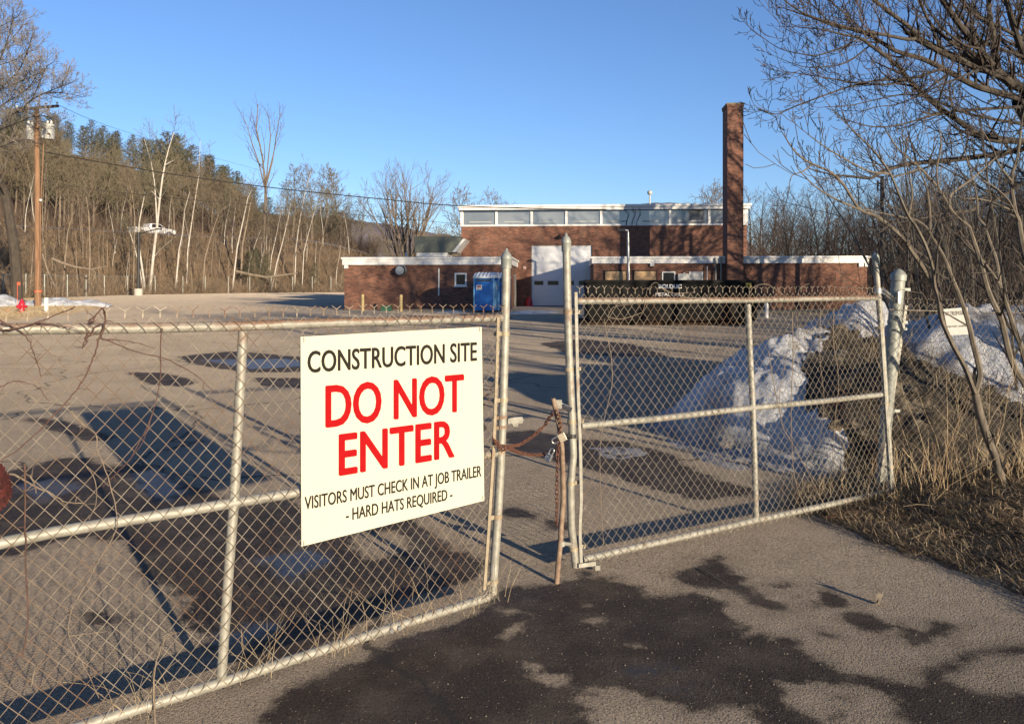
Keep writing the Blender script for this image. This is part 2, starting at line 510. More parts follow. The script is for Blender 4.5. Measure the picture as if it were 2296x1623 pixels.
# dry grass verge right of the gate
M_verge = None
k = NT("matted_dead_grass")
st = k.n("ShaderNodeTexWave"); st.inputs["Scale"].default_value = 9; st.inputs["Distortion"].default_value = 14; st.inputs["Detail"].default_value = 5; st.inputs["Detail Scale"].default_value = 2.5
k.l(k.position(), st.inputs["Vector"])
c = k.ramp(k.noise(5, 6), [(0.3, (0.045, 0.03, 0.019)), (0.5, (0.12, 0.083, 0.047)), (0.7, (0.27, 0.20, 0.11))])
c = k.mix(k.rng(k.noise(70, 5, 0.7), 0.5, 0.7), c, (0.30, 0.225, 0.125))
M_verge = k.out(c, 0.95, nrm=k.bump(k.math('ADD', k.noise(40, 6, 0.7), k.math('MULTIPLY', st.outputs[1], 0.3)), 1.0, 0.05))
VERGE = [tuple(G(*p)[:2]) for p in [(1760, 1150), (1840, 1160), (1929, 1193), (2005, 1231), (2081, 1252), (2158, 1275), (2296, 1328), (2500, 1430)]] + \
        [(3.0, 2.0), (3.2, -6), (14, -6), (14, 20), (9.4, 14), (6.4, 9.2), (3.6, 7.2), (2.4, 6.4), (2.1, 5.75)]
def vergez(X, Y):
    s = sdf_poly(VERGE, X, Y)
    return gzv(Y) + 0.006 + 0.16 * smooth(0.0, 1.6, -s) + 0.05 * fbm(X * 3, Y * 3, 4) * smooth(0, 0.4, -s) + 0.015 * fbm(X * 17, Y * 17, 2) - 0.03 * smooth(0.0, 0.1, s + 0.10 * fbm(X * 6, Y * 6, 3))
verge = sheet("grass_verge", list(np.arange(1.7, 9, 0.05)) + geo(9, 14, 1.2, 0.1), [-6, -3, 0, 1.5] + list(np.arange(2, 10, 0.05)) + geo(10, 20, 1.2, 0.1), vergez, M_verge,
              keep=lambda X, Y: sdf_poly(VERGE, X, Y) < 0.12, kind="structure")

# grassy island round the utility pole, and grass strips by the brick building
M_lawn = mottled("winter_lawn", (0.34, 0.245, 0.14), (0.60, 0.45, 0.26), 1.5, 0.95, bump=1.0, bscale=45, bdist=0.06)
M_lawn.node_tree.nodes["Principled BSDF"].inputs["Diffuse Roughness"].default_value = 1.0
def flat_patch(name, pts, mat, h=0.02, step=0.5, wob=0.4, kind="structure", edge=0.25):
    xs = [p[0] for p in pts]; ys = [p[1] for p in pts]
    return sheet(name, np.arange(min(xs) - 1, max(xs) + 1 + step, step), np.arange(min(ys) - 1, max(ys) + 1 + step, step),
                 lambda X, Y: gzv(Y) + h * 0.3 + h * 0.7 * smooth(0, edge, -sdf_poly(pts, X, Y) + wob * fbm(X * 1.5, Y * 1.5, 3)) - (h * 0.3 + 0.02) * smooth(0, edge, sdf_poly(pts, X, Y) - wob * fbm(X * 1.5, Y * 1.5, 3)),
                 mat, keep=lambda X, Y: sdf_poly(pts, X, Y) < edge * 2, kind=kind)
ISLE = [tuple(G(*p)[:2]) for p in [(-260, 719), (0, 719), (90, 711), (145, 704), (210, 693), (240, 684), (205, 675), (150, 671), (0, 670), (-120, 671)]]
flat_patch("grass_island", ISLE, M_lawn, 0.12, 0.5, 0.8)

# lay of the distant hills
M_hill = NT("hazed_bare_woods")
_c = M_hill.ramp(M_hill.noise(0.012, 6), [(0.3, (0.10, 0.082, 0.082)), (0.7, (0.17, 0.14, 0.14))])  # air haze over the hills is put into this paler mauve-grey
M_hill = M_hill.out(M_hill.b and _c, 1.0)
def hillrange(name, px0, px1, Z, prof, depth, mat, n=140, rough=6):
    """a ridge whose skyline follows prof [(px, py)] seen from the gate, falling away in front and behind"""
    pxs = np.linspace(px0, px1, n); top = np.interp(pxs, [p[0] for p in prof], [p[1] for p in prof])
    X = (pxs - CX) / F * Z; H = CAMZ - (top - HY) / F * Z
    m = MB(); rows = [(-depth, 0.0), (-depth * .6, .35), (-depth * .25, .8), (0, 1.0), (depth * .5, .6), (depth, 0.0)]
    vs = []
    for j, (dy, fr) in enumerate(rows):
        for i in range(n):
            h = H[i] * fr + rough * fbm(X[i] / 40 + j, j * 3.3, 4) * (1.0 if fr > 0 else 0) - (20 if fr == 0 else 0)
            vs.append((X[i], Z + dy, float(h)))
    fs = [(j * n + i, j * n + i + 1, (j + 1) * n + i + 1, (j + 1) * n + i) for j in range(len(rows) - 1) for i in range(n - 1)]
    m.add(vs, fs)
    o = m.build(name, mat, smooth=True, at=(0, Z, 0)); o["kind"] = "structure"
    return o
hillrange("hills", 500, 2400, 1900, [(500, 470), (700, 488), (770, 487), (830, 500), (890, 505), (960, 520), (1060, 540), (1200, 520), (1350, 480), (1420, 460), (1470, 454), (1540, 456), (1600, 475), (1660, 540), (1760, 590), (2400, 600)], 500, M_hill)
# ------------------------------------------------------------------ materials for things
def brick_mat():
    k = NT("red_brown_brick")
    ca, sa = math.cos(R(4)), math.sin(R(4))
    p = k.position(); nr = k.normal()
    u = k.dot(p, (ca, -sa, 0)); v = k.dot(p, (sa, ca, 0))
    nu = k.math('ABSOLUTE', k.dot(nr, (ca, -sa, 0)))
    side = k.math('GREATER_THAN', nu, 0.7)
    uu = k.math('ADD', k.math('MULTIPLY', u, k.math('SUBTRACT', 1.0, side)), k.math('MULTIPLY', v, side))
    z = k.sep(p)[2]
    bt = k.n("ShaderNodeTexBrick")
    k.l(k.comb(uu, z, 0.0), bt.inputs["Vector"])
    bt.inputs["Scale"].default_value = 1.0
    bt.inputs["Brick Width"].default_value = 0.21; bt.inputs["Row Height"].default_value = 0.075
    bt.inputs["Mortar Size"].default_value = 0.006; bt.inputs["Mortar Smooth"].default_value = 0.1; bt.inputs["Bias"].default_value = -0.1
    bt.inputs["Color1"].default_value = (0.20, 0.083, 0.050, 1); bt.inputs["Color2"].default_value = (0.052, 0.027, 0.021, 1); bt.inputs["Mortar"].default_value = (0.16, 0.105, 0.075, 1)
    c = k.mix(k.rng(k.noise(0.35, 5), 0.35, 0.7, 0, 0.45), bt.outputs["Color"], (0.14, 0.062, 0.04))
    c = k.mix(k.rng(k.noise(1.3, 6, vec=k.scalev(p, (1, 1, 0.25))), 0.55, 0.8, 0, 0.35), c, (0.24, 0.15, 0.10))
    return k.out(c, 0.9, nrm=k.bump(bt.outputs["Fac"], 0.4, -0.012))
M_brick = brick_mat()
def paint(name, c, dirt=(0.45, 0.40, 0.33), amt=0.5, rough=0.55, scale=1.2):
    c, dirt = kc(c), kc(dirt)
    k = NT(name)
    p = k.position()
    n1 = k.noise(scale, 6, vec=k.scalev(p, (1, 1, 0.35)))
    cc = k.mix(k.rng(n1, 0.5, 0.75, 0, amt), c, dirt)
    return k.out(cc, rough)
M_white = paint("white_fascia_paint", (0.80, 0.79, 0.76))
M_door = paint("white_door_enamel", (0.76, 0.77, 0.78), (0.56, 0.55, 0.53), 0.3, 0.4)
M_frame = paint("white_window_frame", (0.82, 0.80, 0.76), rough=0.45)
M_roof = mottled("roof_gravel", (0.10, 0.095, 0.09), (0.22, 0.20, 0.18), 3, 0.95)
def glass_mat(name, c0, c1, scale=0.4):
    k = NT(name)
    c = k.ramp(k.noise(scale, 3), [(0.35, c0), (0.7, c1)])
    m = k.out(c, 0.06, spec=0.9)
    k.b.inputs["IOR"].default_value = 1.7
    return m
M_clere = glass_mat("clerestory_glass", (0.12, 0.13, 0.14), (0.19, 0.20, 0.21))
M_glass = mottled("dark_glass", (0.008, 0.010, 0.012), (0.025, 0.028, 0.03), 0.4, 0.15, spec=0.3)
M_dark = mottled("dark_interior", (0.008, 0.008, 0.009), (0.02, 0.02, 0.02), 4, 0.9)
k = NT("oriented_strand_board")
v = k.vor(14, "Color", vec=k.scalev(k.position(), (1, 1, 2.6)))
M_osb = k.out(k.mix(0.75, k.mix(k.rng(k.noise(12, 4), 0.3, 0.7), (0.30, 0.18, 0.09), (0.48, 0.33, 0.18)), k.mix(k.sep(v)[0], (0.26, 0.15, 0.07), (0.54, 0.38, 0.21))), 0.85)
M_ductg = mottled("weathered_grey_green_duct", (0.115, 0.125, 0.095), (0.20, 0.21, 0.165), 0.9, 0.55, 0.2, detail=6)
M_steel = mottled("brushed_steel", (0.45, 0.45, 0.44), (0.62, 0.61, 0.58), 12, 0.38, 0.85)
M_black = mottled("black_paint", (0.012, 0.012, 0.013), (0.035, 0.033, 0.03), 4, 0.5)
M_concrete = mottled("pale_concrete", (0.42, 0.38, 0.32), (0.58, 0.53, 0.45), 5, 0.9, bump=0.3)
M_yellow = mottled("faded_yellow_paint", (0.48, 0.34, 0.12), (0.60, 0.45, 0.20), 5, 0.6)
M_green = mottled("dark_green_plastic", (0.012, 0.065, 0.03), (0.02, 0.10, 0.045), 4, 0.5)
M_red = mottled("red_hydrant_paint", (0.42, 0.012, 0.025), (0.55, 0.03, 0.05), 10, 0.4)
M_orange = mottled("orange_ribbon", (0.8, 0.10, 0.04), (0.9, 0.16, 0.07), 10, 0.6)
M_pvc = mottled("white_plastic_pipe", (0.74, 0.73, 0.68), (0.82, 0.81, 0.77), 6, 0.45)
M_cable = mottled("black_cable", (0.012, 0.012, 0.012), (0.03, 0.028, 0.025), 8, 0.6)
k = NT("creosoted_pole_wood")
n1 = k.noise(6, 6, vec=k.scalev(k.objpos(), (3.5, 3.5, 0.16)))
M_pole = k.out(k.ramp(n1, [(0.3, (0.09, 0.045, 0.024)), (0.55, (0.21, 0.115, 0.06)), (0.75, (0.32, 0.20, 0.115))]), 0.85, nrm=k.bump(n1, 0.6, 0.03))
M_transf = paint("pale_grey_transformer_paint", (0.48, 0.48, 0.45), (0.30, 0.28, 0.24), 0.55, 0.5, 3)

# galvanised pipe: dull, lichen-stained, rust bleeding from joints and along the upper side
def galv(name, base0, base1, rust_amt, top_rust=0.0, metal=0.25):
    k = NT(name)
    c = k.ramp(k.noise(22, 6, 0.7), [(0.3, base0), (0.7, base1)])
    c = k.mix(k.rng(k.noise(60, 4), 0.62, 0.75, 0, 0.5), c, (0.16, 0.13, 0.08))
    nz = k.sep(k.normal())[2]
    up = k.rng(k.math('ADD', nz, k.math('MULTIPLY', k.math('SUBTRACT', k.noise(7, 5), 0.5), 1.5)), 0.05, 0.55)
    rn = k.rng(k.noise(4.5, 6, 0.65), 0.60, 0.72, 0, rust_amt)
    rust = k.math('MAXIMUM', rn, k.math('MULTIPLY', k.math('MULTIPLY', up, top_rust), k.rng(k.noise(2.2, 6, 0.7), 0.26, 0.50)))
    rc = k.ramp(k.noise(50, 5), [(0.3, (0.085, 0.034, 0.016)), (0.7, (0.20, 0.092, 0.042))])
    c = k.mix(rust, c, rc)
    return k.out(c, k.math('ADD', k.math('MULTIPLY', rust, 0.3), 0.55), k.math('MULTIPLY', k.math('SUBTRACT', 1.0, rust), metal), nrm=k.bump(k.noise(120, 4), 0.25, 0.002))
M_galv = galv("galvanised_pipe", (0.17, 0.16, 0.13), (0.35, 0.335, 0.285), 0.75)
M_galvr = galv("galvanised_pipe_rusty_top", (0.17, 0.16, 0.13), (0.35, 0.335, 0.285), 0.8, 0.85)
M_galvg = galv("grey_green_galvanised_post", (0.17, 0.18, 0.16), (0.28, 0.29, 0.26), 0.12)
M_band = galv("rusting_band", (0.22, 0.18, 0.12), (0.36, 0.30, 0.21), 1.0)
def wire_mat(name, rust):
    k = NT(name)
    c = k.ramp(k.noise(14, 5), [(0.3, (0.19, 0.155, 0.11)), (0.7, (0.39, 0.335, 0.255))])
    r = k.rng(k.math('ADD', k.noise(3.2, 5), rust), 0.52, 0.72)
    c = k.mix(r, c, k.ramp(k.noise(80, 3), [(0.3, (0.10, 0.05, 0.026)), (0.7, (0.20, 0.115, 0.062))]))
    return k.out(c, 0.6, k.math('MULTIPLY', k.math('SUBTRACT', 1.0, r), 0.25))
M_wire = wire_mat("weathered_fence_wire", 0.0)
M_wirer = wire_mat("rusted_fence_wire", 0.08)
k = NT("rusted_chain")
n1 = k.noise(130, 5)
M_rust = k.out(k.ramp(n1, [(0.3, (0.05, 0.018, 0.010)), (0.7, (0.15, 0.058, 0.031))]), 0.9, nrm=k.bump(n1, 0.6, 0.002))
k = NT("rusty_rod")
n1 = k.noise(30, 6)
M_rod = k.out(k.ramp(n1, [(0.3, (0.12, 0.07, 0.042)), (0.6, (0.22, 0.155, 0.105)), (0.8, (0.28, 0.235, 0.18))]), 0.75, nrm=k.bump(n1, 0.3, 0.002))
M_brass = mottled("tarnished_lock_body", (0.36, 0.30, 0.22), (0.52, 0.45, 0.35), 60, 0.45, 0.6)
M_shackle = mottled("chromed_shackle", (0.55, 0.52, 0.47), (0.70, 0.67, 0.60), 40, 0.3, 0.9)

# ------------------------------------------------------------------ brick building
CB, SB = math.cos(R(4)), math.sin(R(4))
def B(u, v, z): return Vector((u * CB + v * SB, 54.0 - u * SB + v * CB, z))
def bu(px, v):
    q = (px - CX) / F
    return (q * (54 + v * CB) - v * SB) / (CB + q * SB)
def bz(py, px, v):
    return CAMZ - (py - HY) / F * B(bu(px, v), v, 0).y
bld = thing("brick_building", B(3, 0, 0.3), "long red brick building with white flat roofs, row of high windows and tall square chimney", "building")
GB = 0.25
V1 = -6.5
um0, um1 = bu(1034, 0), bu(1675, 0)
zs, zw, zf0, zf1 = bz(508, 1100, 0), bz(472, 1100, 0), bz(473, 1100, 0), bz(461.5, 1100, 0)
ud0, ud1, zd1 = bu(1190, 0), bu(1328, 0), bz(549, 1250, 0)
zg = gz(54)
m = MB()
m.fbox(B, (um0, 0, GB), (ud0, 0.35, zs)); m.fbox(B, (ud1, 0, GB), (um1, 0.35, zs)); m.fbox(B, (ud0, 0, zd1), (ud1, 0.35, zs))
m.fbox(B, (um0, 0.35, GB), (um0 + .3, 14, zs)); m.fbox(B, (um1 - .3, 0.35, GB), (um1, 14, zs)); m.fbox(B, (um0 + .3, 13.7, GB), (um1 - .3, 14, zf0))
m.build("wall", M_brick, bld)
m = MB(); m.fbox(B, (um0 - .12, -.3, zf0), (um1 + .15, 14.3, zf1 - .16)); m.fbox(B, (um0 - .2, -.4, zf1 - .158), (um1 + .24, 14.4, zf1)); roof = m.build("fascia", M_white, bld)
m = MB(); m.fbox(B, (um0, 0, zf1 + .004), (um1, 14, zf1 + .03)); m.build("roof", M_roof, bld)
# clerestory band: white frames, one window per bay
edges = [1036, 1113, 1192, 1270, 1348, 1425, 1502, 1590, 1668]
m = MB(); m.fbox(B, (um0 - .04, -.06, zs), (um1 + .04, .2, zs + .11)); m.fbox(B, (um0 - .04, -.06, zs + .11), (um0 + .16, .2, zf0)); m.fbox(B, (um1 - .16, -.06, zs + .11), (um1 + .04, .2, zf0))
m.fbox(B, (um0 - .02, .2, zs), (um0 + .1, 13.7, zs + .1)); m.fbox(B, (um1 - .1, .2, zs), (um1 + .02, 13.7, zs + .1)); m.fbox(B, (um1 - .1, 6, zs + .1), (um1 + .02, 6.2, zf0))
m.build("window_band_frame", M_frame, bld)
for a in (um0 + .02, um1 - .06):
    m = MB(); m.fbox(B, (a, .22, zs + .1), (a + .04, 13.7, zf0)); m.build("side_window", M_clere, bld)
for i in range(8):
    a, b = bu(edges[i], 0), bu(edges[i + 1], 0)
    m = MB(); m.fbox(B, (a + .08, .06, zs + .11), (b - .08, .10, zf0)); w = m.build("window", M_clere, bld)
    m = MB(); m.fbox(B, (b - .08, -.04, zs + .11), (b + .08, .14, zf0)); m.build("mullion", M_frame, w)
M_pr = paint("pale_pipe", (0.34, 0.36, 0.36))
for i in range(8):
    m = MB(); a, b = bu(edges[i], 0), bu(edges[i + 1], 0)
    m.fbox(B, (a + .5, .030, zs + .27), (b - .35 - .2 * (i % 3), .058, zs + .36)); m.build("pipe_run", M_pr, bld)
# overhead door
m = MB()
zp = np.linspace(zg + .03, zd1 - .01, 8)
for i in range(7): m.fbox(B, (ud0 + .06, .12, zp[i] + .012), (ud1 - .03, .17, zp[i + 1] - .012))
m.fbox(B, (ud0 + .06, .145, zg), (ud1 - .03, .18, zd1))
door = m.build("overhead_door", M_door, bld)
for a, b in [(1198, 1218), (1228, 1252), (1265, 1287), (1298, 1319)]:
    m = MB(); m.fbox(B, (bu(a, 0), .10, bz(639, 1210, 0)), (bu(b, 0), .118, bz(630, 1210, 0))); m.build("door_window", M_glass, door)
m = MB(); m.fbox(B, (ud0 + .05, .09, zg - .02), (ud1 - .02, .14, zg + .05)); m.build("bottom_seal", M_dark, door)
m = MB(); m.fbox(B, (ud0, .02, zg - .1), (ud0 + .07, .15, zd1)); m.fbox(B, (ud0 + .07, .02, zd1 - .05), (ud1, .12, zd1 + .02)); m.build("door_jamb", paint("brown_jamb", (0.16, 0.09, 0.06)), bld)
m = MB(); c = B(bu(1255, -.2), -.2, bz(529, 1255, 0)); m.lathe([(.05, 0), (.13, .1), (.15, .2)], c, (0, -.6, -.8), 10); m.tube([c, B(bu(1255, 0), 0, c.z + .1)], .03); m.build("wall_lamp", M_black, bld)
m = MB(); m.lathe([(.13, 0), (.13, .08), (.05, .12)], B(bu(1176, 0), -.001, bz(601, 1176, 0)), B(0, -1, 0) - B(0, 0, 0), 14); m.build("alarm_bell", paint("pink_bell", (.5, .32, .28)), bld)
# left wing
ul0, ul1 = bu(772, V1), bu(1143, V1)
zl0, zl1 = bz(594, 900, V1), bz(577, 900, V1)
m = MB(); m.fbox(B, (ul0, V1, GB), (ul1, V1 + .3, zl0)); m.fbox(B, (ul1 - .3, V1 + .3, GB), (ul1, 0, zl0)); m.fbox(B, (ul0, V1 + .3, GB), (ul0 + .3, 9, zl0)); m.fbox(B, (ul0 + .3, 8.7, GB), (um0, 9, zl0)); m.build("wing_wall", M_brick, bld)
m = MB(); m.fbox(B, (ul0 - .1, V1 - .12, zl0), (ul1 + .1, -.004, zl1 - .12)); m.fbox(B, (ul0 - .16, V1 - .2, zl1 - .118), (ul1 + .18, -.004, zl1)); m.fbox(B, (ul0 - .1, 0, zl0), (um0 - .01, 9.2, zl1)); m.build("wing_fascia", M_white, bld)
m = MB(); m.fbox(B, (ul0, V1, zl1 + .003), (ul1, -.01, zl1 + .03)); m.build("wing_roof", M_roof, bld)
m = MB(); m.fbox(B, (ul0 + .03, V1 - .16, zl0 - .22), (ul0 + .26, V1 - .01, zl0 - .01)); m.build("camera_housing", M_white, bld)
wx0, wx1, wz0, wz1 = bu(1019.5, V1), bu(1046.5, V1), bz(641.5, 1030, V1), bz(612, 1030, V1)
m = MB()
for a, b, c_, d in ((wx0, wx0 + .1, wz0, wz1), (wx1 - .1, wx1, wz0, wz1), (wx0 + .1, wx1 - .1, wz0, wz0 + .1), (wx0 + .1, wx1 - .1, wz1 - .1, wz1)): m.fbox(B, (a, V1 - .07, c_), (b, V1 - .002, d))
m.fbox(B, (wx0 - .05, V1 - .12, wz0 - .06), (wx1 + .05, V1 - .003, wz0 - .003))
w = m.build("window_frame", M_frame, bld); m = MB(); m.fbox(B, (wx0 + .1, V1 - .03, wz0 + .1), (wx1 - .1, V1 - .004, wz1 - .1)); m.build("pane", M_glass, w)
m = MB(); c = B(bu(902, V1), V1, bz(607, 902, V1)); ax = B(0, -1, 0) - B(0, 0, 0); m.lathe([(.34, 0), (.34, .42), (.30, .46), (.30, .40)], c, ax, 24, False); v = m.build("exhaust_fan", M_steel, bld)
m = MB(); m.lathe([(.27, .36), (.27, .52), (.25, .54)], c + Vector((-.06, 0, 0)), ax, 24); m.build("damper", mottled("grey_damper", (.27, .29, .32), (.36, .38, .40), 3, .45, .3), v)
m = MB(); m.tube([B(bu(984, V1), V1 - .05, bz(602, 984, V1)), B(bu(984, V1), V1 - .05, bz(663, 984, V1))], .05); m.build("standpipe", M_pvc, bld)
m = MB(); z_ = bz(652, 950, V1); m.tube([B(bu(972, V1), V1 - .05, z_), B(bu(937, V1), V1 - .05, z_), B(bu(936.5, V1), V1 - .06, z_ - .02), B(bu(936.5, V1), V1 - .06, bz(668, 936, V1))], .03); m.build("gas_pipe", M_pole, bld)
m = MB(); m.fbox(B, (ul1 + .003, -2.2, GB), (ul1 + .05, -1.1, zg + 2.2)); m.build("side_door", paint("grey_steel_door", (.34, .34, .32)), bld)
# right wing
ur0, ur1 = bu(1331, V1), bu(1944, V1)
zr0, zr1 = bz(591, 1400, V1), bz(575.5, 1400, V1)
uc0, uc1, vc0, vc1 = bu(1631, -7.2), bu(1667, -7.2), -7.2, -5.8
m = MB(); m.fbox(B, (ur0, V1, GB), (ur1, V1 + .3, zr0)); m.fbox(B, (ur0, V1 + .3, GB), (ur0 + .3, -.003, zr0)); m.fbox(B, (ur1 - .3, V1 + .3, GB), (ur1, 6, zr0)); m.fbox(B, (um1 + .01, 5.7, GB), (ur1 - .3, 6, zr0)); m.build("wing_wall", M_brick, bld)
m = MB()
for a, b in ((ur0 - .1, uc0 - .01), (uc1 + .01, ur1 + .08)):
    m.fbox(B, (a, V1 - .12, zr0), (b, V1 + .6, zr1 - .12)); m.fbox(B, (a - (.06 if a < uc0 else 0), V1 - .2, zr1 - .118), (b + (.08 if b > uc1 else 0), V1 + .6, zr1))
m.fbox(B, (ur0 - .1, V1 + .603, zr0), (ur1 + .08, -.004, zr1 - .001)); m.fbox(B, (um1 + .16, 0, zr0), (ur1 + .08, 6.2, zr1 - .001))
m.build("wing_fascia", M_white, bld)
m = MB(); m.fbox(B, (ur0, V1 + .7, zr1 + .003), (ur1, -.01, zr1 + .03)); m.build("wing_roof", M_roof, bld)
m = MB(); m.fbox(B, (ur1 - .5, V1 - .1, zr0 - .22), (ur1 - .22, V1 - .004, zr0 - .005)); m.fbox(B, (ur1 - .14, V1 - .1, zr0 - .22), (ur1 + .06, V1 - .004, zr0 - .005)); m.build("eave_block", M_white, bld)
for a, b in ((1356, 1403), (1421, 1470)):
    m = MB(); m.fbox(B, (bu(a, V1) - .08, V1 - .03, 1.3), (bu(b, V1) + .05, V1 - .003, bz(606, a, V1))); w = m.build("window_opening", M_dark, bld)
    m = MB(); m.fbox(B, (bu(a, V1) + .03, V1 - .06, 1.32), (bu(b, V1), V1 - .032, bz(608.5, a, V1))); m.build("boarded_panel", M_osb, w)
a, b, c_, d = bu(1484, V1), bu(1514, V1), 1.9, bz(609, 1500, V1)
m = MB()
for p, q, r_, s_ in ((a, a + .07, c_, d), (b - .07, b, c_, d), (a + .07, b - .07, d - .07, d)): m.fbox(B, (p, V1 - .07, r_), (q, V1 - .003, s_))
w = m.build("window_frame", M_frame, bld); m = MB(); m.fbox(B, (a + .07, V1 - .03, c_), (b - .07, V1 - .004, d - .07)); m.build("pane", M_glass, w)
m = MB(); m.fbox(B, (bu(1519, V1), V1 - .3, 1.7), (bu(1543, V1), V1 - .003, bz(614, 1530, V1))); m.tube([B(bu(1533, V1), V1 - .12, bz(614, 1530, V1)), B(bu(1533, V1), V1 - .12, bz(611, 1530, V1))], .07); m.build("meter_box", M_transf, bld)
m = MB(); a, b = bu(1545, V1), bu(1576, V1); zt, zb = bz(609, 1560, V1), bz(632, 1560, V1)
m.fbox(B, (a, V1 - .06, zb), (a + .05, V1 - .003, zt)); m.fbox(B, (b - .05, V1 - .06, zb), (b, V1 - .003, zt))
for i in range(8):
    z_ = zb + (zt - zb) * i / 8
    m.hexa([B(a + .05, V1 - .08, z_), B(b - .05, V1 - .08, z_), B(b - .05, V1 - .004, z_ + .05), B(a + .05, V1 - .004, z_ + .05), B(a + .05, V1 - .08, z_ + .02), B(b - .05, V1 - .08, z_ + .02), B(b - .05, V1 - .004, z_ + .07), B(a + .05, V1 - .004, z_ + .07)])
m.build("louvre_vent", M_white, bld)
m = MB(); u_ = bu(1462, V1); m.fbox(B, (u_ - .12, V1 - .18, bz(597, 1462, V1)), (u_ + .12, V1 - .003, bz(590, 1462, V1) - .02)); m.build("wall_light", M_white, bld)
for px, r_, t in ((1584, .035, 597), (1603, .05, 577), (1615, .05, 577)):
    m = MB(); m.tube([B(bu(px, V1), V1 - .22, bz(t, px, V1)), B(bu(px, V1), V1 - .22, GB + .1)], r_, 8); m.build("downpipe", M_steel if px == 1584 else M_galvg, bld)
# chimney
zc = bz(231, 1650, -7.2)
m = MB(); m.fbox(B, (uc0, vc0, GB), (uc1, vc1, zc - .22)); m.fbox(B, (uc0 - .03, vc0 - .03, zc - .22), (uc1 + .03, vc1 + .03, zc - .1)); ch = m.build("chimney", M_brick, bld)
m = MB(); m.fbox(B, (uc0 - .05, vc0 - .05, zc - .1), (uc1 + .05, vc1 + .05, zc)); m.lathe([(.3, 0), (.28, .12)], B((uc0 + uc1) / 2, (vc0 + vc1) / 2, zc), n=14); m.build("chimney_cap", mottled("mossy_cap", (.12, .10, .05), (.25, .2, .12), 3, .9), ch)

# things on and by the building
u0, u1 = bu(930, -3), bu(1022, -3); z0, z1 = bz(566, 980, -3), bz(532, 980, -3)
rt = thing("rooftop_air_unit", B((u0 + u1) / 2, -2, zl1 + .03), "grey-green sheet metal duct with slanted intake hood on the left wing roof", "air unit")
m = MB(); m.fbox(B, (u0 + .1, -2.9, zl1 + .031), (bu(1003, -3), -.9, z0 - .003)); m.build("curb", M_white, rt)
m = MB(); m.prism([(u0, z0), (u1 - .25, z0), (u1 + .45, z1 - .12), (u1 + .2, z1), (u0, z1)], lambda a, b, d: B(a, d, b), -3, -.8); m.build("duct", M_ductg, rt)
m = MB(); m.prism([(u1 - .24, z0 + .02), (u1 + .0, z0 + .02), (u1 + .66, z1 - .12), (u1 + .47, z1 - .12)], lambda a, b, d: B(a, d, b), -3.03, -.77); m.build("intake_hood", M_white, rt)
m = MB(); m.fbox(B, (u0 - .03, -3.04, z1 + .003), (u1 + .25, -.76, z1 + .06)); m.build("duct_flange", M_ductg, rt)
m = MB(); m.tube([B(bu(1457, 8), 8, zf1), B(bu(1457, 8), 8, bz(434, 1457, 8))], .06, 8); m.lathe([(.05, 0), (.2, .12), (.2, .3), (.05, .38)], B(bu(1457, 8), 8, bz(438, 1457, 8)), n=10)
tag(m.build("vent_mast", M_transf, smooth=True), "thin pale mast with a small head on the high roof", "mast")
m = MB(); c = G(904, 698)
for i, (px, pyb, pyt, Z) in enumerate([(813, 696, 661, 45.6), (899, 698, 662, 45.2)]):
    b_ = Vector(((px - CX) / F * Z, Z, gz(Z))); h = 1.0 if i == 0 else 0.98
    m = MB(); m.lathe([(.095, -.05), (.095, h - .06), (.07, h - .02), (.02, h)], b_, n=12)
    tag(m.build("bollard", M_yellow, smooth=True), ("yellow steel bollard standing left of the green box by the left wing", "yellow steel bollard standing right of the green box by the left wing")[i], "bollard", "yellow bollards in front of the brick wall")
c = Vector(((867 - CX) / F * 45.4, 45.4, gz(45.4)))
gb = thing("utility_box", c, "dark green ground box between the two yellow bollards", "utility box")
m = MB(); m.hexa([c + Vector(q) for q in ((-.33, -.28, 0), (.33, -.28, 0), (.33, .28, 0), (-.33, .28, 0), (-.29, -.25, .27), (.29, -.25, .27), (.29, .25, .27), (-.29, .25, .27))]); m.build("body", M_green, gb, bevel=.02)
m = MB(); m.box(c + Vector((0, 0, .305)), (.66, .58, .06)); m.build("lid", M_green, gb, bevel=.015)
c = B(ud0 - .1, -.35, zg)
m = MB(); m.lathe([(.26, 0), (.24, .25), (.2, .5), (.1, .62), (.04, .66)], c, n=14); tag(m.build("traffic_drum", M_red, smooth=True), "small red marker standing at the left foot of the white overhead door", "marker")
m = MB(); c = P(1719, 711, 37.0); m.lathe([(.09, -.1), (.09, .62), (.06, .7), (.01, .72)], Vector((c.x, c.y, gz(37))), n=12); tag(m.build("bollard", M_pvc, smooth=True), "white bollard on the grass strip right of the black dumpster", "bollard")

# concrete apron and snow crumbs by the building (flush sheets)
flat_patch("concrete_apron", [tuple(B(u, v, 0)[:2]) for u, v in ((ud0 - 2.2, -4.2), (ur0 - .2, -4.2), (ur0 - .2, -.2), (ud0 - 2.2, -.2))], M_concrete, .018, .25, .05)
flat_patch("grass_strip", [tuple(B(u, v, 0)[:2]) for u, v in ((ul0 + 4.6, -8.3), (ul1 - 1.2, -8.2), (ul1 - .6, V1 - .1), (ul0 + 4.3, V1 - .1))], M_lawn, .05, .25, .3)
flat_patch("grass_strip", [tuple(B(u, v, 0)[:2]) for u, v in ((uc1 - 2.5, -13.5), (ur1 + 1, -12.5), (ur1 + 3, -4), (ur1 + .1, V1 - .1), (uc1 - 3, V1 - .1))], M_lawn, .08, .3, .3)
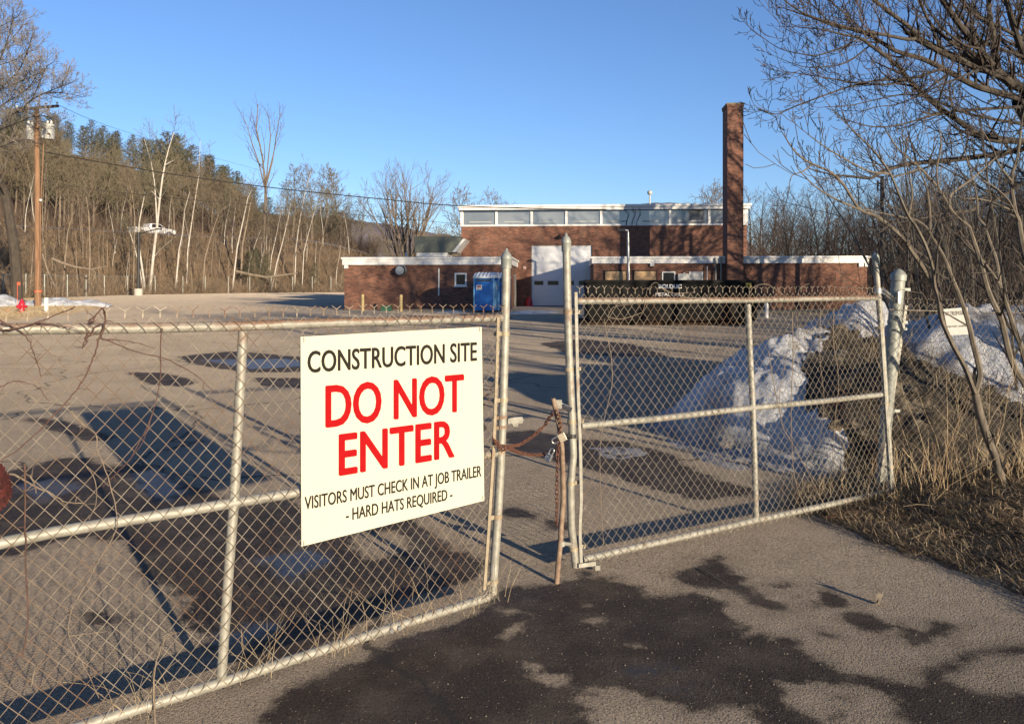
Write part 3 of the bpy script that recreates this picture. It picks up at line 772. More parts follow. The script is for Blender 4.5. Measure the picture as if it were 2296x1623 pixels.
# ------------------------------------------------------------------ writing
def lettering(text, name, mat, parent, fn, box, bold=0.0, thick=0.0015, smear=0.0):
    """text as flat raised letters filling box (a0, a1, b0, b1) of the plane fn(a, b, depth)"""
    cu = bpy.data.curves.new("tmp_text", 'FONT')
    cu.body = text; cu.size = 1.0; cu.offset = 0; cu.extrude = 0.01; cu.resolution_u = 4
    ob = bpy.data.objects.new("tmp_text", cu); COL.objects.link(ob)
    dg = bpy.context.evaluated_depsgraph_get(); dg.update()
    me = bpy.data.meshes.new_from_object(ob.evaluated_get(dg))
    bpy.data.objects.remove(ob); bpy.data.curves.remove(cu)
    v = np.array([p.co[:] for p in me.vertices])
    lo, hi = v.min(0), v.max(0)
    a0, a1, b0, b1 = box
    m = MB()
    for i, (da, db) in enumerate(((0, 0), (-smear, 0), (smear, 0), (0, -smear * .8), (0, smear * .8), (-smear * .7, smear * .7), (smear * .7, -smear * .7)) if smear else ((0, 0),)):
        vs = [tuple(fn(a0 + smear + da + (x - lo[0]) / (hi[0] - lo[0]) * (a1 - a0 - 2 * smear), b0 + smear + db + (y - lo[1]) / (hi[1] - lo[1]) * (b1 - b0 - 2 * smear), thick * (1 + .12 * i if z > 0 else 0.1))) for x, y, z in v]
        m.add(vs, [tuple(p.vertices) for p in me.polygons])
    bpy.data.meshes.remove(me)
    return m.build(name, mat, parent)

M_ink = mottled("black_lettering", (0.022, 0.02, 0.016), (0.03, 0.027, 0.022), 20, 0.9, spec=0.05)
M_redink = mottled("red_lettering", (0.34, 0.007, 0.009), (0.38, 0.009, 0.011), 20, 0.9, spec=0.05)
M_wpaint = paint("white_stencil_paint", (1.0, 0.97, 0.92), (0.3, 0.28, 0.25), 0.3, 0.6, 12)

# ------------------------------------------------------------------ black roll-off dumpster
k = NT("black_dumpster_steel")
n1 = k.noise(1.6, 6)
zz = k.sep(k.position())[2]
rim = k.rng(k.math('ADD', zz, k.math('MULTIPLY', n1, 0.5)), 0.85, 0.5, 0, 0.7)
c = k.mix(k.rng(n1, 0.4, 0.7), (0.005, 0.005, 0.005), (0.013, 0.012, 0.011))
c = k.mix(rim, c, k.ramp(k.noise(9, 5), [(0.3, (0.018, 0.011, 0.008)), (0.7, (0.07, 0.036, 0.02))]))
M_dump = k.out(c, 0.75, nrm=k.bump(k.noise(5, 4), 0.15, 0.02), spec=0.15)
ZD = 30.4; d0 = P(1320, 647, ZD); dl = (P(1692, 647, ZD) - d0).x
gd = gz(ZD)
def D(a, d, z): return Vector((d0.x + a * 0.9994 + d * 0.035, ZD + d * 0.9994 - a * 0.035, gd + z))
dz1 = CAMZ - (628 - HY) / F * ZD - gd
du = thing("roll_off_dumpster", D(dl / 2, 1.2, 0), "long black steel roll-off dumpster lettered in white, parked before the right wing", "dumpster")
m = MB()
m.prism([(0.0, .22), (dl, .22), (dl, dz1 - .12), (-.05, dz1 - .12)], lambda a, b, d: D(a, d, b), 0.0, .08)
m.prism([(0.0, .22), (dl, .22), (dl, dz1 - .12), (-.05, dz1 - .12)], lambda a, b, d: D(a, d, b), 2.32, 2.4)
m.fbox(D, (-.04, .08, .22), (.06, 2.32, dz1 - .12)); m.fbox(D, (.06, .08, .22), (dl - .06, 2.32, .32))
m.build("body", M_dump, du)
m = MB(); m.fbox(D, (-.14, -.07, dz1 - .12), (dl + .02, .12, dz1)); m.fbox(D, (-.14, 2.28, dz1 - .12), (dl + .02, 2.47, dz1)); m.fbox(D, (-.14, .12, dz1 - .12), (.06, 2.28, dz1)); m.build("top_rail", M_dump, du, bevel=.015)
pr = lambda px: (px - 1320) / F * ZD
for px in (1444,):
    m = MB(); m.hexa([D(pr(px) - .09, -.06, .3), D(pr(px) + .09, -.06, .3), D(pr(px) + .09, -.002, .3), D(pr(px) - .09, -.002, .3), D(pr(px) - .09, -.03, 1.0), D(pr(px) + .09, -.03, 1.0), D(pr(px) + .09, -.002, 1.06), D(pr(px) - .09, -.002, 1.06)]); m.build("rib", M_dump, du)
m = MB()
for a, b in ((1655, 1661), (1686, 1692)): m.fbox(D, (pr(a), -.09, .2), (pr(b), -.002, dz1 - .125))
m.fbox(D, (dl - .1, .09, .22), (dl, 2.3, dz1 - .1)); m.fbox(D, (pr(1661), -.05, .9), (pr(1686), -.003, 1.0)); m.build("tailgate", M_dump, du)
m = MB(); m.tube([D(pr(1674), -.07, .3), D(pr(1674), -.07, dz1 - .2)], .03, 8); m.build("latch_bar", M_dump, du)
m = MB(); m.fbox(D, (pr(1668), -.06, CAMZ - gd - (645 - HY) / F * ZD), (pr(1680), -.052, CAMZ - gd - (632 - HY) / F * ZD)); m.build("warning_sticker", mottled("yellow_sticker", (.7, .45, .06), (.8, .55, .10), 30, .5), du)
m = MB(); m.fbox(D, (-.3, .35, 0.02), (dl - .1, .55, .22)); m.fbox(D, (-.3, 1.85, 0.02), (dl - .1, 2.05, .22)); m.fbox(D, (0, -.03, .2), (dl, .1, .26)); m.build("skid", M_dump, du)
for px in (1650, 1678):
    m = MB(); m.lathe([(.11, -.09), (.11, .09)], D(pr(px), .2, .12), (1, 0, 0), 14); m.build("roller", M_dump, du)
dplane = lambda a, b, d: D(a, -d - .001, b)
zy = lambda py: CAMZ - gd - (py - HY) / F * ZD
lettering("BOLDUC", "lettering", M_wpaint, du, dplane, (pr(1476), pr(1527), zy(647), zy(637.3)), smear=0.012, thick=.004)
lettering("METAL ONLY", "lettering", M_wpaint, du, dplane, (pr(1469), pr(1533), zy(663.5), zy(656.5)), bold=0.0, thick=.004)

# ------------------------------------------------------------------ portable toilets
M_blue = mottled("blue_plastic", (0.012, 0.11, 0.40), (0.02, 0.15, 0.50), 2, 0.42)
M_bluelit = mottled("sunlit_tone_blue_plastic", (0.10, 0.30, 0.55), (0.16, 0.38, 0.62), 2, 0.45)  # sunlit tone of the side face put into the colour; corner posts share it
M_cap = mottled("translucent_white_plastic", (0.62, 0.66, 0.70), (0.76, 0.78, 0.80), 3, 0.5)
def toilet(px, Z, rz, label):
    c = Vector(((px - CX) / F * Z, Z, gz(Z)))
    rt = thing("portable_toilet", c, label, "portable toilet", "blue portable toilets beside the left wing")
    ca, sa = math.cos(rz), math.sin(rz)
    L = lambda a, d, z: Vector((c.x + a * ca - d * sa, c.y + a * sa + d * ca, c.z + z))
    w, h = .56, 1.93
    m = MB(); m.fbox(L, (-w, -w, .1), (w, w, h)); m.build("cabin", M_blue, rt, bevel=.03)
    m = MB(); m.fbox(L, (-w - .03, -w - .03, 0), (w + .03, w + .03, .099)); m.build("skid_base", M_black, rt)
    m = MB(); m.fbox(L, (-w + .1, -w - .035, .16), (w - .1, -w - .001, h - .22)); dr = m.build("door", M_blue, rt, bevel=.012)
    for i, zz_ in enumerate((.3, .42, .95, 1.12)):
        m = MB(); m.tube([L(-w + .18, -w - .036, zz_ + .06), L(-.1, -w - .036, zz_ + .05), L(.12, -w - .036, zz_ - .06), L(w - .18, -w - .036, zz_ - .07)], .012, 6); m.build("moulded_swirl", M_blue, dr)
    m = MB(); m.fbox(L, (-w + .16, -w - .012, h - .2), (w - .14, -w - .001, h - .06)); m.build("vent_band", mottled("dark_vent", (.02, .04, .08), (.03, .05, .1), 9, .6), rt)
    m = MB(); m.fbox(L, (-w + .14, -w - .045, 1.28), (-w + .46, -w - .036, 1.54)); st = m.build("notice", M_pvc, dr)
    m = MB(); m.fbox(L, (-w + .18, -w - .049, 1.42), (-w + .42, -w - .0455, 1.50)); m.fbox(L, (-w + .18, -w - .049, 1.33), (-w + .30, -w - .0455, 1.37)); m.build("red_print", M_redink, st)
    m = MB(); m.fbox(L, (w + .001, -.42, .2), (w + .03, .42, h - .16)); sd = m.build("side_panel", M_bluelit, rt, bevel=.01)
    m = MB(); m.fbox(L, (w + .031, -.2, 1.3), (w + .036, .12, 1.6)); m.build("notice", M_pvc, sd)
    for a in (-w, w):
        for d in (-w, w): m = MB(); m.fbox(L, (a - .035, d - .035, .1), (a + .035, d + .035, h + .02)); m.build("corner_post", M_bluelit, rt)
    m = MB(); n = 12
    arc = [(-.62 + 1.24 * i / n, .06 + .24 * math.sin(math.pi * i / n) ** .8) for i in range(n + 1)]
    m.prism([(-.62, 0)] + arc + [(.62, 0)], lambda d, z, a: L(a, d, h + .004 + z), -w - .05, w + .05)
    rf = m.build("roof", M_cap, rt, smooth=True)
    for i in range(5):
        m = MB(); a = -w + .14 + .21 * i
        m.tube([L(a, d, h + z) for d, z in arc], .05, 8); m.build("roof_rib", M_cap, rf, smooth=True)
    return rt
toilet(1091, 43.4, R(-14), "blue portable toilet with white ribbed roof, front one, beside the left wing")
toilet(1117, 45.1, R(-14), "blue portable toilet mostly hidden behind the left gate's end post")

# ------------------------------------------------------------------ utility pole, wires, hydrant, pipes
pb = P(85, 647, 51.0); pb.z = gz(51)
up = thing("utility_pole", pb, "tall brown wooden utility pole with crossarm and two grey transformers by the hydrant", "utility pole")
ptop = P(82, 240, 51.0)
m = MB(); m.tube([pb - Vector((0, 0, .3)), pb * .5 + ptop * .5 + Vector((.02, 0, 0)), ptop], [.21, .18, .14], 14); m.build("pole", M_pole, up, smooth=True)
a, b = P(34, 247, 50.8), P(131, 238, 50.6)
m = MB(); ex = (b - a).normalized(); ez = Vector((0, 0, 1)); ez = (ez - ex * ez.dot(ex)).normalized(); ey = ez.cross(ex)
MM = Matrix((ex, ey, ez)).transposed(); m.box((a + b) / 2, ((b - a).length, .13, .16), MM); ca_ = m.build("crossarm", mottled("dark_crossarm_wood", (.035, .025, .02), (.09, .06, .045), 8, .9), up)
for f_ in (.04, .3, .72, .97):
    m = MB(); m.lathe([(.03, 0), (.03, .08), (.075, .1), (.085, .15), (.05, .2)], a + (b - a) * f_ + Vector((0, 0, .08)), n=10); m.build("insulator", M_transf, ca_)
m = MB(); m.tube([a + (b - a) * .15, P(82, 262, 50.8)], .025, 6); m.tube([a + (b - a) * .85, P(84, 262, 50.8)], .025, 6); m.build("brace", M_black, up)
for px, y0, y1, r_, Z in ((68, 279, 314, .235, 50.9), (111, 280, 313, .31, 50.5)):
    c = P(px, y1, Z); h = (y1 - y0) / F * Z
    m = MB(); m.lathe([(r_ * .9, 0), (r_, .05), (r_, h - .08), (r_ * 1.05, h - .06), (r_ * 1.05, h), (r_ * .5, h + .06)], c, n=18); tr = m.build("transformer", M_transf, up, smooth=True)
    for dx in (-.12, .12):
        m = MB(); m.lathe([(.04, 0), (.07, .06), (.05, .1), (.07, .15), (.03, .24)], c + Vector((dx, 0, h + .03)), n=10); m.build("bushing", M_pvc, tr)
    if px > 100:
        m = MB(); m.box(c + Vector((.12, -r_ * .96, .3)), (.18, .04, .1)); m.build("rating_plate", M_pole, tr)
m = MB(); m.box(P(97, 300, 50.75), (.17, .2, .55)); m.build("cutout_box", M_transf, up)
m = MB(); m.tube([P(98, 320, 50.78), P(91, 470, 50.78), P(90, 640, 50.78)], .035, 6); m.build("conduit", M_pole, up)
m = MB(); m.lathe([(.225, 0), (.225, .1)], P(85.5, 655, 51), n=14); m.build("survey_ribbon", M_orange, up)
m = MB(); m.lathe([(.0, 0), (.08, 0), (.08, .06)], P(92, 449, 50.75), (0, -1, 0), 10); m.build("wire_knob", M_pvc, up)

def cable(name, pts, r_, label, mat=None):
    ps = [P(*p) for p in pts]; out = []
    for i in range(len(ps) - 1):
        p0, p1, p2, p3 = ps[max(i - 1, 0)], ps[i], ps[i + 1], ps[min(i + 2, len(ps) - 1)]
        for j in range(6):
            t = j / 6
            out.append(0.5 * ((2 * p1) + (p2 - p0) * t + (2 * p0 - 5 * p1 + 4 * p2 - p3) * t * t + (3 * p1 - p0 - 3 * p2 + p3) * t ** 3))
    out.append(ps[-1])
    m = MB(); m.tube(out, r_, 6)
    return tag(m.build(name, mat or M_cable, at=out[0], smooth=True), label, "cable")
cable("power_cable", [(90, 338, 50.8), (120, 345, 50.85), (260, 370, 51.1), (400, 393, 51.4), (560, 415, 51.8), (700, 431, 52.1), (850, 446, 52.5), (1000, 460, 52.9), (1200, 468, 53.3), (1402, 470, 53.25)], .035, "thick black cable running from the wooden pole to the roof edge of the hall")
cable("power_cable", [(92, 401, 50.8), (190, 422, 51.2), (407, 446, 51.9), (620, 465, 52.6), (824, 484, 53.2), (1036, 503, 53.9)], .014, "thin lower wire from the wooden pole to the left corner of the high windows")
cable("power_cable", [(131, 236, 50.6), (200, 267, 65), (276, 294, 85), (400, 332, 110), (620, 392, 150)], .016, "thin wire leaving the crossarm over the pine tops on the hill")
m = MB(); 
for dx in (0, .55, 1.0):
    a_ = B(bu(1400, 0) + dx, -.34, zf0 + .1)
    m.tube([P(1402, 470, 53.25) if dx == 0 else a_, B(bu(1402, 0) + dx * .8 + .25, -.35, zf0 - .3), B(bu(1405, 0) + dx * .7, -.2, zs + .3), B(bu(1404, 0) + dx * .7, -.08, zs - .05)], .02, 6)
tag(m.build("service_drop", M_cable), "black service cables looping down the hall front beside the lamp pole", "cable")

hb = P(49, 647, 40.5); hb.z = gz(40.5)
hy = thing("fire_hydrant", hb, "red fire hydrant on dead grass left of the wooden pole", "fire hydrant")
m = MB(); m.lathe([(.19, -.05), (.19, .05), (.13, .06), (.125, .5), (.17, .52), (.17, .57), (.14, .6), (.11, .7), (.05, .77), (.04, .83)], hb, n=18); m.build("barrel", M_red, hy, smooth=True)
for ax, s_ in (((1, 0, 0), 1), ((-1, 0, 0), 1), ((0, -1, 0), 1.35)):
    m = MB(); m.lathe([(.07 * s_, .08), (.07 * s_, .2), (.085 * s_, .2), (.085 * s_, .25), (.03, .27)], hb + Vector((0, 0, .42)), ax, 12); m.build("outlet_cap", M_red, hy, smooth=True)
m = MB(); a, b = P(62, 697, 41.5), P(104, 696, 41.5); a.z = b.z = gz(41.5) + .06
m.box((a + b) / 2 + Vector((0, 0, 0)), ((b - a).length, .14, .14)); m.box(b + Vector((.0, .0, .36)), (.15, .15, .9)); tag(m.build("guard_rail", M_pvc, bevel=.02), "white L-shaped pipe guard on the grass between hydrant and pole", "pipe guard")
for px, py, Z, lab in ((39, 636, 49, "orange ribbon marker on the dark tree trunk left of the pole"), (15, 698, 43, "small orange survey flag in the grass left of the hydrant")):
    c = P(px, py, Z); g_ = gz(Z)
    m = MB(); m.tube([(c.x, c.y, g_ - .05), c], .012, 5); m.box(c + Vector((.08, 0, 0)), (.2, .012, .18)); tag(m.build("survey_flag", M_orange), lab, "flag")

# ------------------------------------------------------------------ lamps
def ground_at(px, Z): 
    c = P(px, 647, Z); c.z = gz(Z); return c
c = ground_at(1410, 46.4)
lp = thing("street_lamp", c, "tall grey lamp pole with dark head standing before the boarded windows", "street lamp")
t = P(1408, 521, 46.4)
m = MB(); m.lathe([(.2, 0), (.2, 1.5), (.24, 1.52), (.24, 1.66), (.1, 1.7)], c, n=12); m.build("base", M_black, lp)
m = MB(); m.tube([c + Vector((0, 0, 1.5)), t], [.1, .075], 12); m.tube([t, t + Vector((0, 0, .1)), t + Vector((-.3, 0, .16))], .06, 10); m.build("pole", M_steel, lp, smooth=True)
m = MB(); m.hexa([t + Vector(q) for q in ((-.62, -.16, .06), (-.16, -.16, .06), (-.16, .16, .06), (-.62, .16, .06), (-.55, -.1, .2), (-.22, -.1, .22), (-.22, .1, .22), (-.55, .1, .2))]); m.build("lamp_head", M_black, lp, bevel=.02)
Zl = 96.0; c = ground_at(310, Zl)
lp = thing("street_lamp", c, "black lamp pole with arm on a pale concrete base at the far lot edge", "street lamp")
m = MB(); m.lathe([(.5, 0), (.5, .82), (.46, .86)], c, n=16); m.build("base", M_concrete, lp)
t = P(311, 521, Zl)
m = MB(); m.tube([c + Vector((0, 0, .8)), t], [.2, .16], 10); m.build("pole", M_black, lp)
m = MB(); m.tube([t - Vector((0, 0, .25)), P(325, 521, Zl), P(352, 514, Zl)], .07, 8); m.box(P(356, 514, Zl), (.7, .35, .16)); m.build("lamp_arm", M_black, lp)
c = ground_at(1977, 42)
lp = thing("steel_pole", c, "tall thin black pole rising behind the right gate's hinge post", "pole")
t = P(1978, 396, 42)
m = MB(); m.tube([c, t], [.13, .10], 10); m.build("pole", M_black, lp)
m = MB(); m.tube([P(1968, 405, 41.8), P(1968, 428, 41.8)], .05, 8); m.tube([P(1968, 412, 41.8), P(1978, 412, 42)], .04, 8); m.tube([P(1986, 402, 41.9), P(1986, 422, 41.9)], .025, 6); m.build("bracket", M_black, lp)
for px, yt, Z in ((910, 566, 75),):
    c = P(px, 650, Z); m = MB(); m.tube([c, P(px + 1, yt, Z)], [.12, .1], 8); m.box(P(px + 2, yt + 28, Z - .2), (.2, .15, .2)); tag(m.build("stub_pole", M_pvc), "pale thin stub pole showing above the left wing roof", "pole")

# ------------------------------------------------------------------ road on the embankment: guard rail, pickup
def on_curve(px, s, z0=55, z1=190):
    Zs = np.linspace(z0, z1, 900); X = (px - CX) / F * Zs
    d = sdf_poly(YARD, X, Zs); k_ = np.argmax(d > s)
    return Vector((X[k_], Zs[k_], 0))
pts = []
for px in range(20, 960, 12):
    c = on_curve(px, 23.8); c.z = Ts(c.x, c.y); pts.append(c)
roadpts = [(c, on_curve(px, 31)) for c, px in zip(pts, range(20, 960, 12))]
m = MB(); vs = []
for c, d in roadpts:
    z_ = Ts(c.x, c.y) + .12; vs += [(c.x, c.y + .8, z_), (d.x, d.y, max(z_, Ts(d.x, d.y) + .1))]
m.add(vs, [(2 * i, 2 * i + 2, 2 * i + 3, 2 * i + 1) for i in range(len(roadpts) - 1)])
o = m.build("road", mottled("far_road_asphalt", (.13, .12, .11), (.2, .18, .16), .5, .9), at=(0, 0, 0)); o["kind"] = "structure"
gr = thing("guard_rail", pts[20], "long pale steel guard rail along the road on the wooded embankment", "guard rail")
m = MB(); up_ = Vector((0, 0, .62))
m.tube([p + up_ for p in pts], .16, 4); m.build("rail_beam", M_steel, gr)
m = MB(); m.box((0, 0, .3), (.2, .2, 1.0)); 
me0 = None
for i in range(0, len(pts), 2):
    if me0 is None:
        m = MB(); m.box(pts[i] + Vector((0, .2, .15)), (.16, .16, 1.1)); o = m.build("post", M_pole, gr); me0 = (o, pts[i])
    else:
        o = me0[0].copy(); COL.objects.link(o); o.location = pts[i] - me0[1]
c = on_curve(342, 26.5); c.z = Ts(c.x, c.y) + .25
ca2 = on_curve(420, 26.5); ang = math.atan2(ca2.y - c.y, ca2.x - c.x)
tk = thing("pickup_truck", c, "white pickup truck on the embankment road behind the white birches", "pickup truck")
C_ = lambda a, d, z: Vector((c.x + a * math.cos(ang) - d * math.sin(ang), c.y + a * math.sin(ang) + d * math.cos(ang), c.z + z))
sc_ = 1.25
M_car = paint("white_car_paint", (.8, .8, .8), (.6, .6, .6), .2, .3)
prof = [(-2.9, .5), (2.8, .5), (2.85, .95), (2.6, 1.12), (1.35, 1.25), (.6, 1.78), (-.75, 1.8), (-.95, 1.22), (-2.9, 1.22)]
m = MB(); m.prism(prof, lambda a, b, d: C_(a * sc_, d * 1.2, b * sc_), -.95, .95); m.build("body", M_car, tk, bevel=.08)
m = MB(); m.prism([(-.65, 1.28), (1.15, 1.28), (.55, 1.7), (-.6, 1.72)], lambda a, b, d: C_(a * sc_, d * 1.2, b * sc_), -.97, .97); m.build("window", M_glass, tk)
m = MB(); m.prism([(1.2, 1.28), (1.36, 1.26), (.62, 1.77), (.52, 1.72)], lambda a, b, d: C_(a * sc_, d * 1.2, b * sc_), -.8, .8); m.build("windscreen", M_glass, tk)
for a in (-1.9, 1.85):
    for d in (-1, 1):
        m = MB(); m.lathe([(.42 * sc_, -.12), (.42 * sc_, .12)], C_(a * sc_, d * 1.06, .42 * sc_), C_(0, 1, 0) - C_(0, 0, 0), 16); w = m.build("wheel", M_black, tk)
        m = MB(); m.lathe([(.24 * sc_, -.14), (.24 * sc_, .14)], C_(a * sc_, d * 1.06, .42 * sc_), C_(0, 1, 0) - C_(0, 0, 0), 12); m.build("rim", M_steel, w)
for d in (-.8, .8):
    m = MB(); m.box(C_(2.83 * sc_, d, .85 * sc_), (.1, .3, .2)); m.build("headlight", M_pvc, tk)

# chain-link fence at the far edge of the lot
ff = None
fp = []
for px in (-60, 8, 58, 100, 151, 193, 234, 286, 348, 410, 460, 512, 560, 608, 656, 700, 742, 785):
    c = on_curve(px, 1.3); c.z = Ts(c.x, c.y); fp.append(c)
ff = thing("chain_link_fence", fp[4], "long low chain-link fence with pale posts at the far left lot edge", "fence")
for p in fp:
    m = MB(); m.tube([p - Vector((0, 0, .1)), p + Vector((0, 0, 2.5))], .06, 6); m.build("post", M_galvg, ff)
m = MB(); m.tube([p + Vector((0, 0, 2.42)) for p in fp[:9]], .025, 5); m.build("top_rail", M_galvg, ff)
m = MB()
for i in range(len(fp) - 1):
    a, b = fp[i], fp[i + 1]; L_ = (b - a).length; n = int(L_ / .22)
    for j in range(n):
        for sgn in (1, -1):
            f0, f1 = j / n, min(1, max(0, (j + sgn * 10) / n))
            m.tube([a + (b - a) * f0 + Vector((0, 0, .05)), a + (b - a) * f1 + Vector((0, 0, .05 + 2.3 * abs(f1 - f0) * n / 10))], .006, 3, False)
m.build("wire_mesh", M_wirer, ff)
# ------------------------------------------------------------------ chain-link gates
class Plane:
    """an upright plane through two ground points; off = distance towards the camera"""
    def __init__(s, a, b):
        s.O = Vector((a[0], a[1], 0)); s.u = (Vector((b[0], b[1], 0)) - s.O).normalized()
        s.n = Vector((s.u.y, -s.u.x, 0))
        if s.n.dot(-s.O) < 0: s.n = -s.n
    def at(s, px, py, off=0.0):
        kx = (px - CX) / F
        Z = (off + s.O.dot(s.n)) / (kx * s.n.x + s.n.y)
        return P(px, py, Z)
    def sh(s, px, py, off=0.0):
        p = s.at(px, py, off); return ((p - s.O).dot(s.u), p.z)
    def fn(s, a, h, d=0.0):
        return Vector((s.O.x + s.u.x * a + s.n.x * d, s.O.y + s.u.y * a + s.n.y * d, h))
    def line(s, pts, off=0.0): return [s.at(x, y, off) for x, y in pts]
LP = Plane((-1.205, 3.183), (-0.113, 4.061))
RP = Plane((0.4316, 4.596), (2.973, 6.127))
FP = Plane((3.06, 6.25), (3.06 + math.cos(R(15)), 6.25 + math.sin(R(15))))

def fabric(name, pl, c, off, mat, parent, rows, wid=0.062, r_=0.0019, barbs=True, seed=1, barbmat=None):
    """woven wire between corners c = BL, BR, TR, TL given as (s, h) in the plane"""
    rg = random.Random(seed)
    BL, BR, TR, TL = [Vector((a, b)) for a, b in c]
    L = ((BR - BL).length + (TR - TL).length) / 2
    half = wid / 2; n = int(L / half)
    ph = [(rg.random() * 6, rg.random() * 6) for _ in range(4)]
    def at(i, k, d):
        f, g = i / n, k / rows
        q = (BL * (1 - f) + BR * f) * (1 - g) + (TL * (1 - f) + TR * f) * g
        x = q.x + .006 * math.sin(f * 9 + ph[0][0] + g * 4) * math.sin(math.pi * g)
        bulge = .012 * math.sin(f * 13 + ph[1][0]) * math.sin(g * 5 + ph[1][1])
        return pl.fn(x, q.y + .004 * math.sin(f * 17 + ph[2][0] + g * 3), off + d + bulge)
    m = MB()
    for i in range(n):
        pts = []
        for k in range(rows + 1):
            rt = (k + i) % 2
            a = at(i + rt, k, .0022 if rt else -.0022)
            pts.append(a + Vector((0, 0, 0)))
        m.tube(pts, r_, 4)
    if barbs:
        for i in range(0, n + 1):
            if (rows + i) % 2 == 0: continue
            p = at(i, rows, 0)
            for f in (1, -1):
                e = .018 + rg.random() * .008
                m.tube([p, p + Vector((0.002 * f, 0, .014)), p + Vector((-0.002 * f, 0, .028)) , p + pl.u * (f * e) + Vector((0, 0, .040 + rg.random() * .01)) + pl.n * rg.uniform(-.006, .006)], r_ * .95, 4)
    return m.build(name, mat, parent)

def cap(m, p, r_, axis):
    m.lathe([(r_ * 1.0, -.005), (r_ * 1.22, -.004), (r_ * 1.22, .042), (r_ * 1.3, .045), (r_ * 1.26, .055), (r_ * 1.02, .072), (r_ * .6, .085), (r_ * .34, .091), (r_ * .28, .1), (.002, .104)], p, axis, 18)

def band(pl, px, py, r_, reach, parent, off=0.0):
    """steel strap round a post with a bolted ear reaching along the plane"""
    p = pl.at(px, py, off); m = MB()
    m.lathe([(r_ + .0035, -.011), (r_ + .0035, .011)], p, n=18)
    s_ = 1 if reach > 0 else -1
    q = p + pl.u * (s_ * r_)
    m.hexa([q + pl.u * (s_ * a) + pl.n * b + Vector((0, 0, z)) for z in (-.011, .011) for a, b in ((0, -.006), (abs(reach), -.006), (abs(reach), .006), (0, .006))])
    m.lathe([(.007, -.014), (.007, .014)], q + pl.u * (s_ * abs(reach) * .8), pl.n, 8)
    return m.build("band", M_band, parent)

# ---- left leaf
a_, b_ = LP.at(-903, 1965), LP.at(1105, 1328)
gl = thing("chain_link_gate", (a_ + b_) / 2, "left chain-link gate leaf with rusty top rail, carrying the construction sign", "gate", "chain-link gate leaves")
def rail(pl, pts, r_, mat, name, parent, off=0.0, n=14):
    m = MB(); m.tube(pl.line(pts, off), r_, n); return m.build(name, mat, parent, smooth=True)
rail(LP, [(-903, 768), (-300, 745), (0, 738), (290, 736), (545, 731), (735, 724), (940, 719), (1124, 713)], .021, M_galvr, "top_rail", gl)
rail(LP, [(-903, 1420), (-300, 1273), (0, 1218), (120, 1193), (520, 1128), (690, 1100), (900, 1058), (1112, 1016)], .0215, M_galv, "middle_rail", gl)
rail(LP, [(-903, 1965), (-300, 1780), (200, 1622), (495, 1530), (800, 1432), (1095, 1338)], .0215, M_galv, "bottom_rail", gl)
rail(LP, [(545, 742), (537, 900), (525, 1120), (510, 1320), (496, 1522)], .0205, M_galv, "middle_post", gl)
rail(LP, [(1135, 600), (1132, 760), (1128, 900), (1122, 1050), (1114, 1190), (1104, 1332)], .0235, M_galv, "end_post", gl)
m = MB(); cap(m, LP.at(1135, 600), .0235, LP.at(1135, 600) - LP.at(1132, 760)); m.build("post_cap", M_galvg, gl, smooth=True)
rail(LP, [(-903, 740), (-903, 1980)], .024, M_galv, "hinge_post", gl)
m = MB(); pts = [(1117, 712), (1113, 860), (1106, 1020), (1096, 1180), (1086, 1322)]
for i in range(4):
    p, q = LP.at(*pts[i], .028), LP.at(*pts[i + 1], .028)
    m.hexa([x + LP.u * a + LP.n * b for x in (q, p) for a, b in ((-.009, -.003), (.009, -.003), (.009, .003), (-.009, .003))])
m.build("tension_bar", M_band, gl)
for px, py in ((1132, 748), (1128, 896), (1122, 1012), (1115, 1157), (1106, 1302)): band(LP, px, py, .0235, -.045, gl)
sh = LP.sh
fabric("wire_mesh", LP, [sh(-903, 1985), sh(1090, 1346), sh(1118, 700), sh(-903, 738)], .026, M_wirer, gl, 43, 0.0615, seed=3)
# latch fork on the end post
m = MB(); pl_ = [(1136, 938), (1150, 935), (1168, 934), (1171, 940), (1168, 948), (1160, 948), (1157, 956), (1148, 956), (1145, 949), (1136, 950)]
m.prism([LP.sh(*p) for p in pl_], lambda a, b, d: LP.fn(a, b, d), .004, .012); m.build("latch_plate", M_galv, gl)
for py in (934, 956):
    m = MB(); p = LP.at(1126, py); m.lathe([(.0275, -.008), (.0275, .008)], p, n=16); m.lathe([(.006, -.03), (.006, .03)], p - LP.u * .034, LP.n, 8); m.box(p - LP.u * .034, (.02, .05, .018)); m.build("latch_clamp", M_rod, gl)
# twists of binding wire where the mesh is tied to the end post foot
m = MB(); rg = random.Random(7)
for i in range(14):
    p = LP.at(1100 + rg.uniform(-14, 10), 1322 + rg.uniform(-14, 22), .03); pts = [p]
    for j in range(4): pts.append(pts[-1] + LP.u * rg.uniform(-.025, .025) + Vector((0, 0, rg.uniform(-.03, .02))) + LP.n * rg.uniform(-.01, .015))
    m.tube(pts, .0014, 4)
m.build("tie_wire", M_wire, gl)
m = MB()
for px, py in ((878, 1414), (896, 1408)):
    m.lathe([(.011, -.004), (.011, .004)], LP.at(px, py, .03), LP.n, 8)
m.build("nut", M_steel, gl)

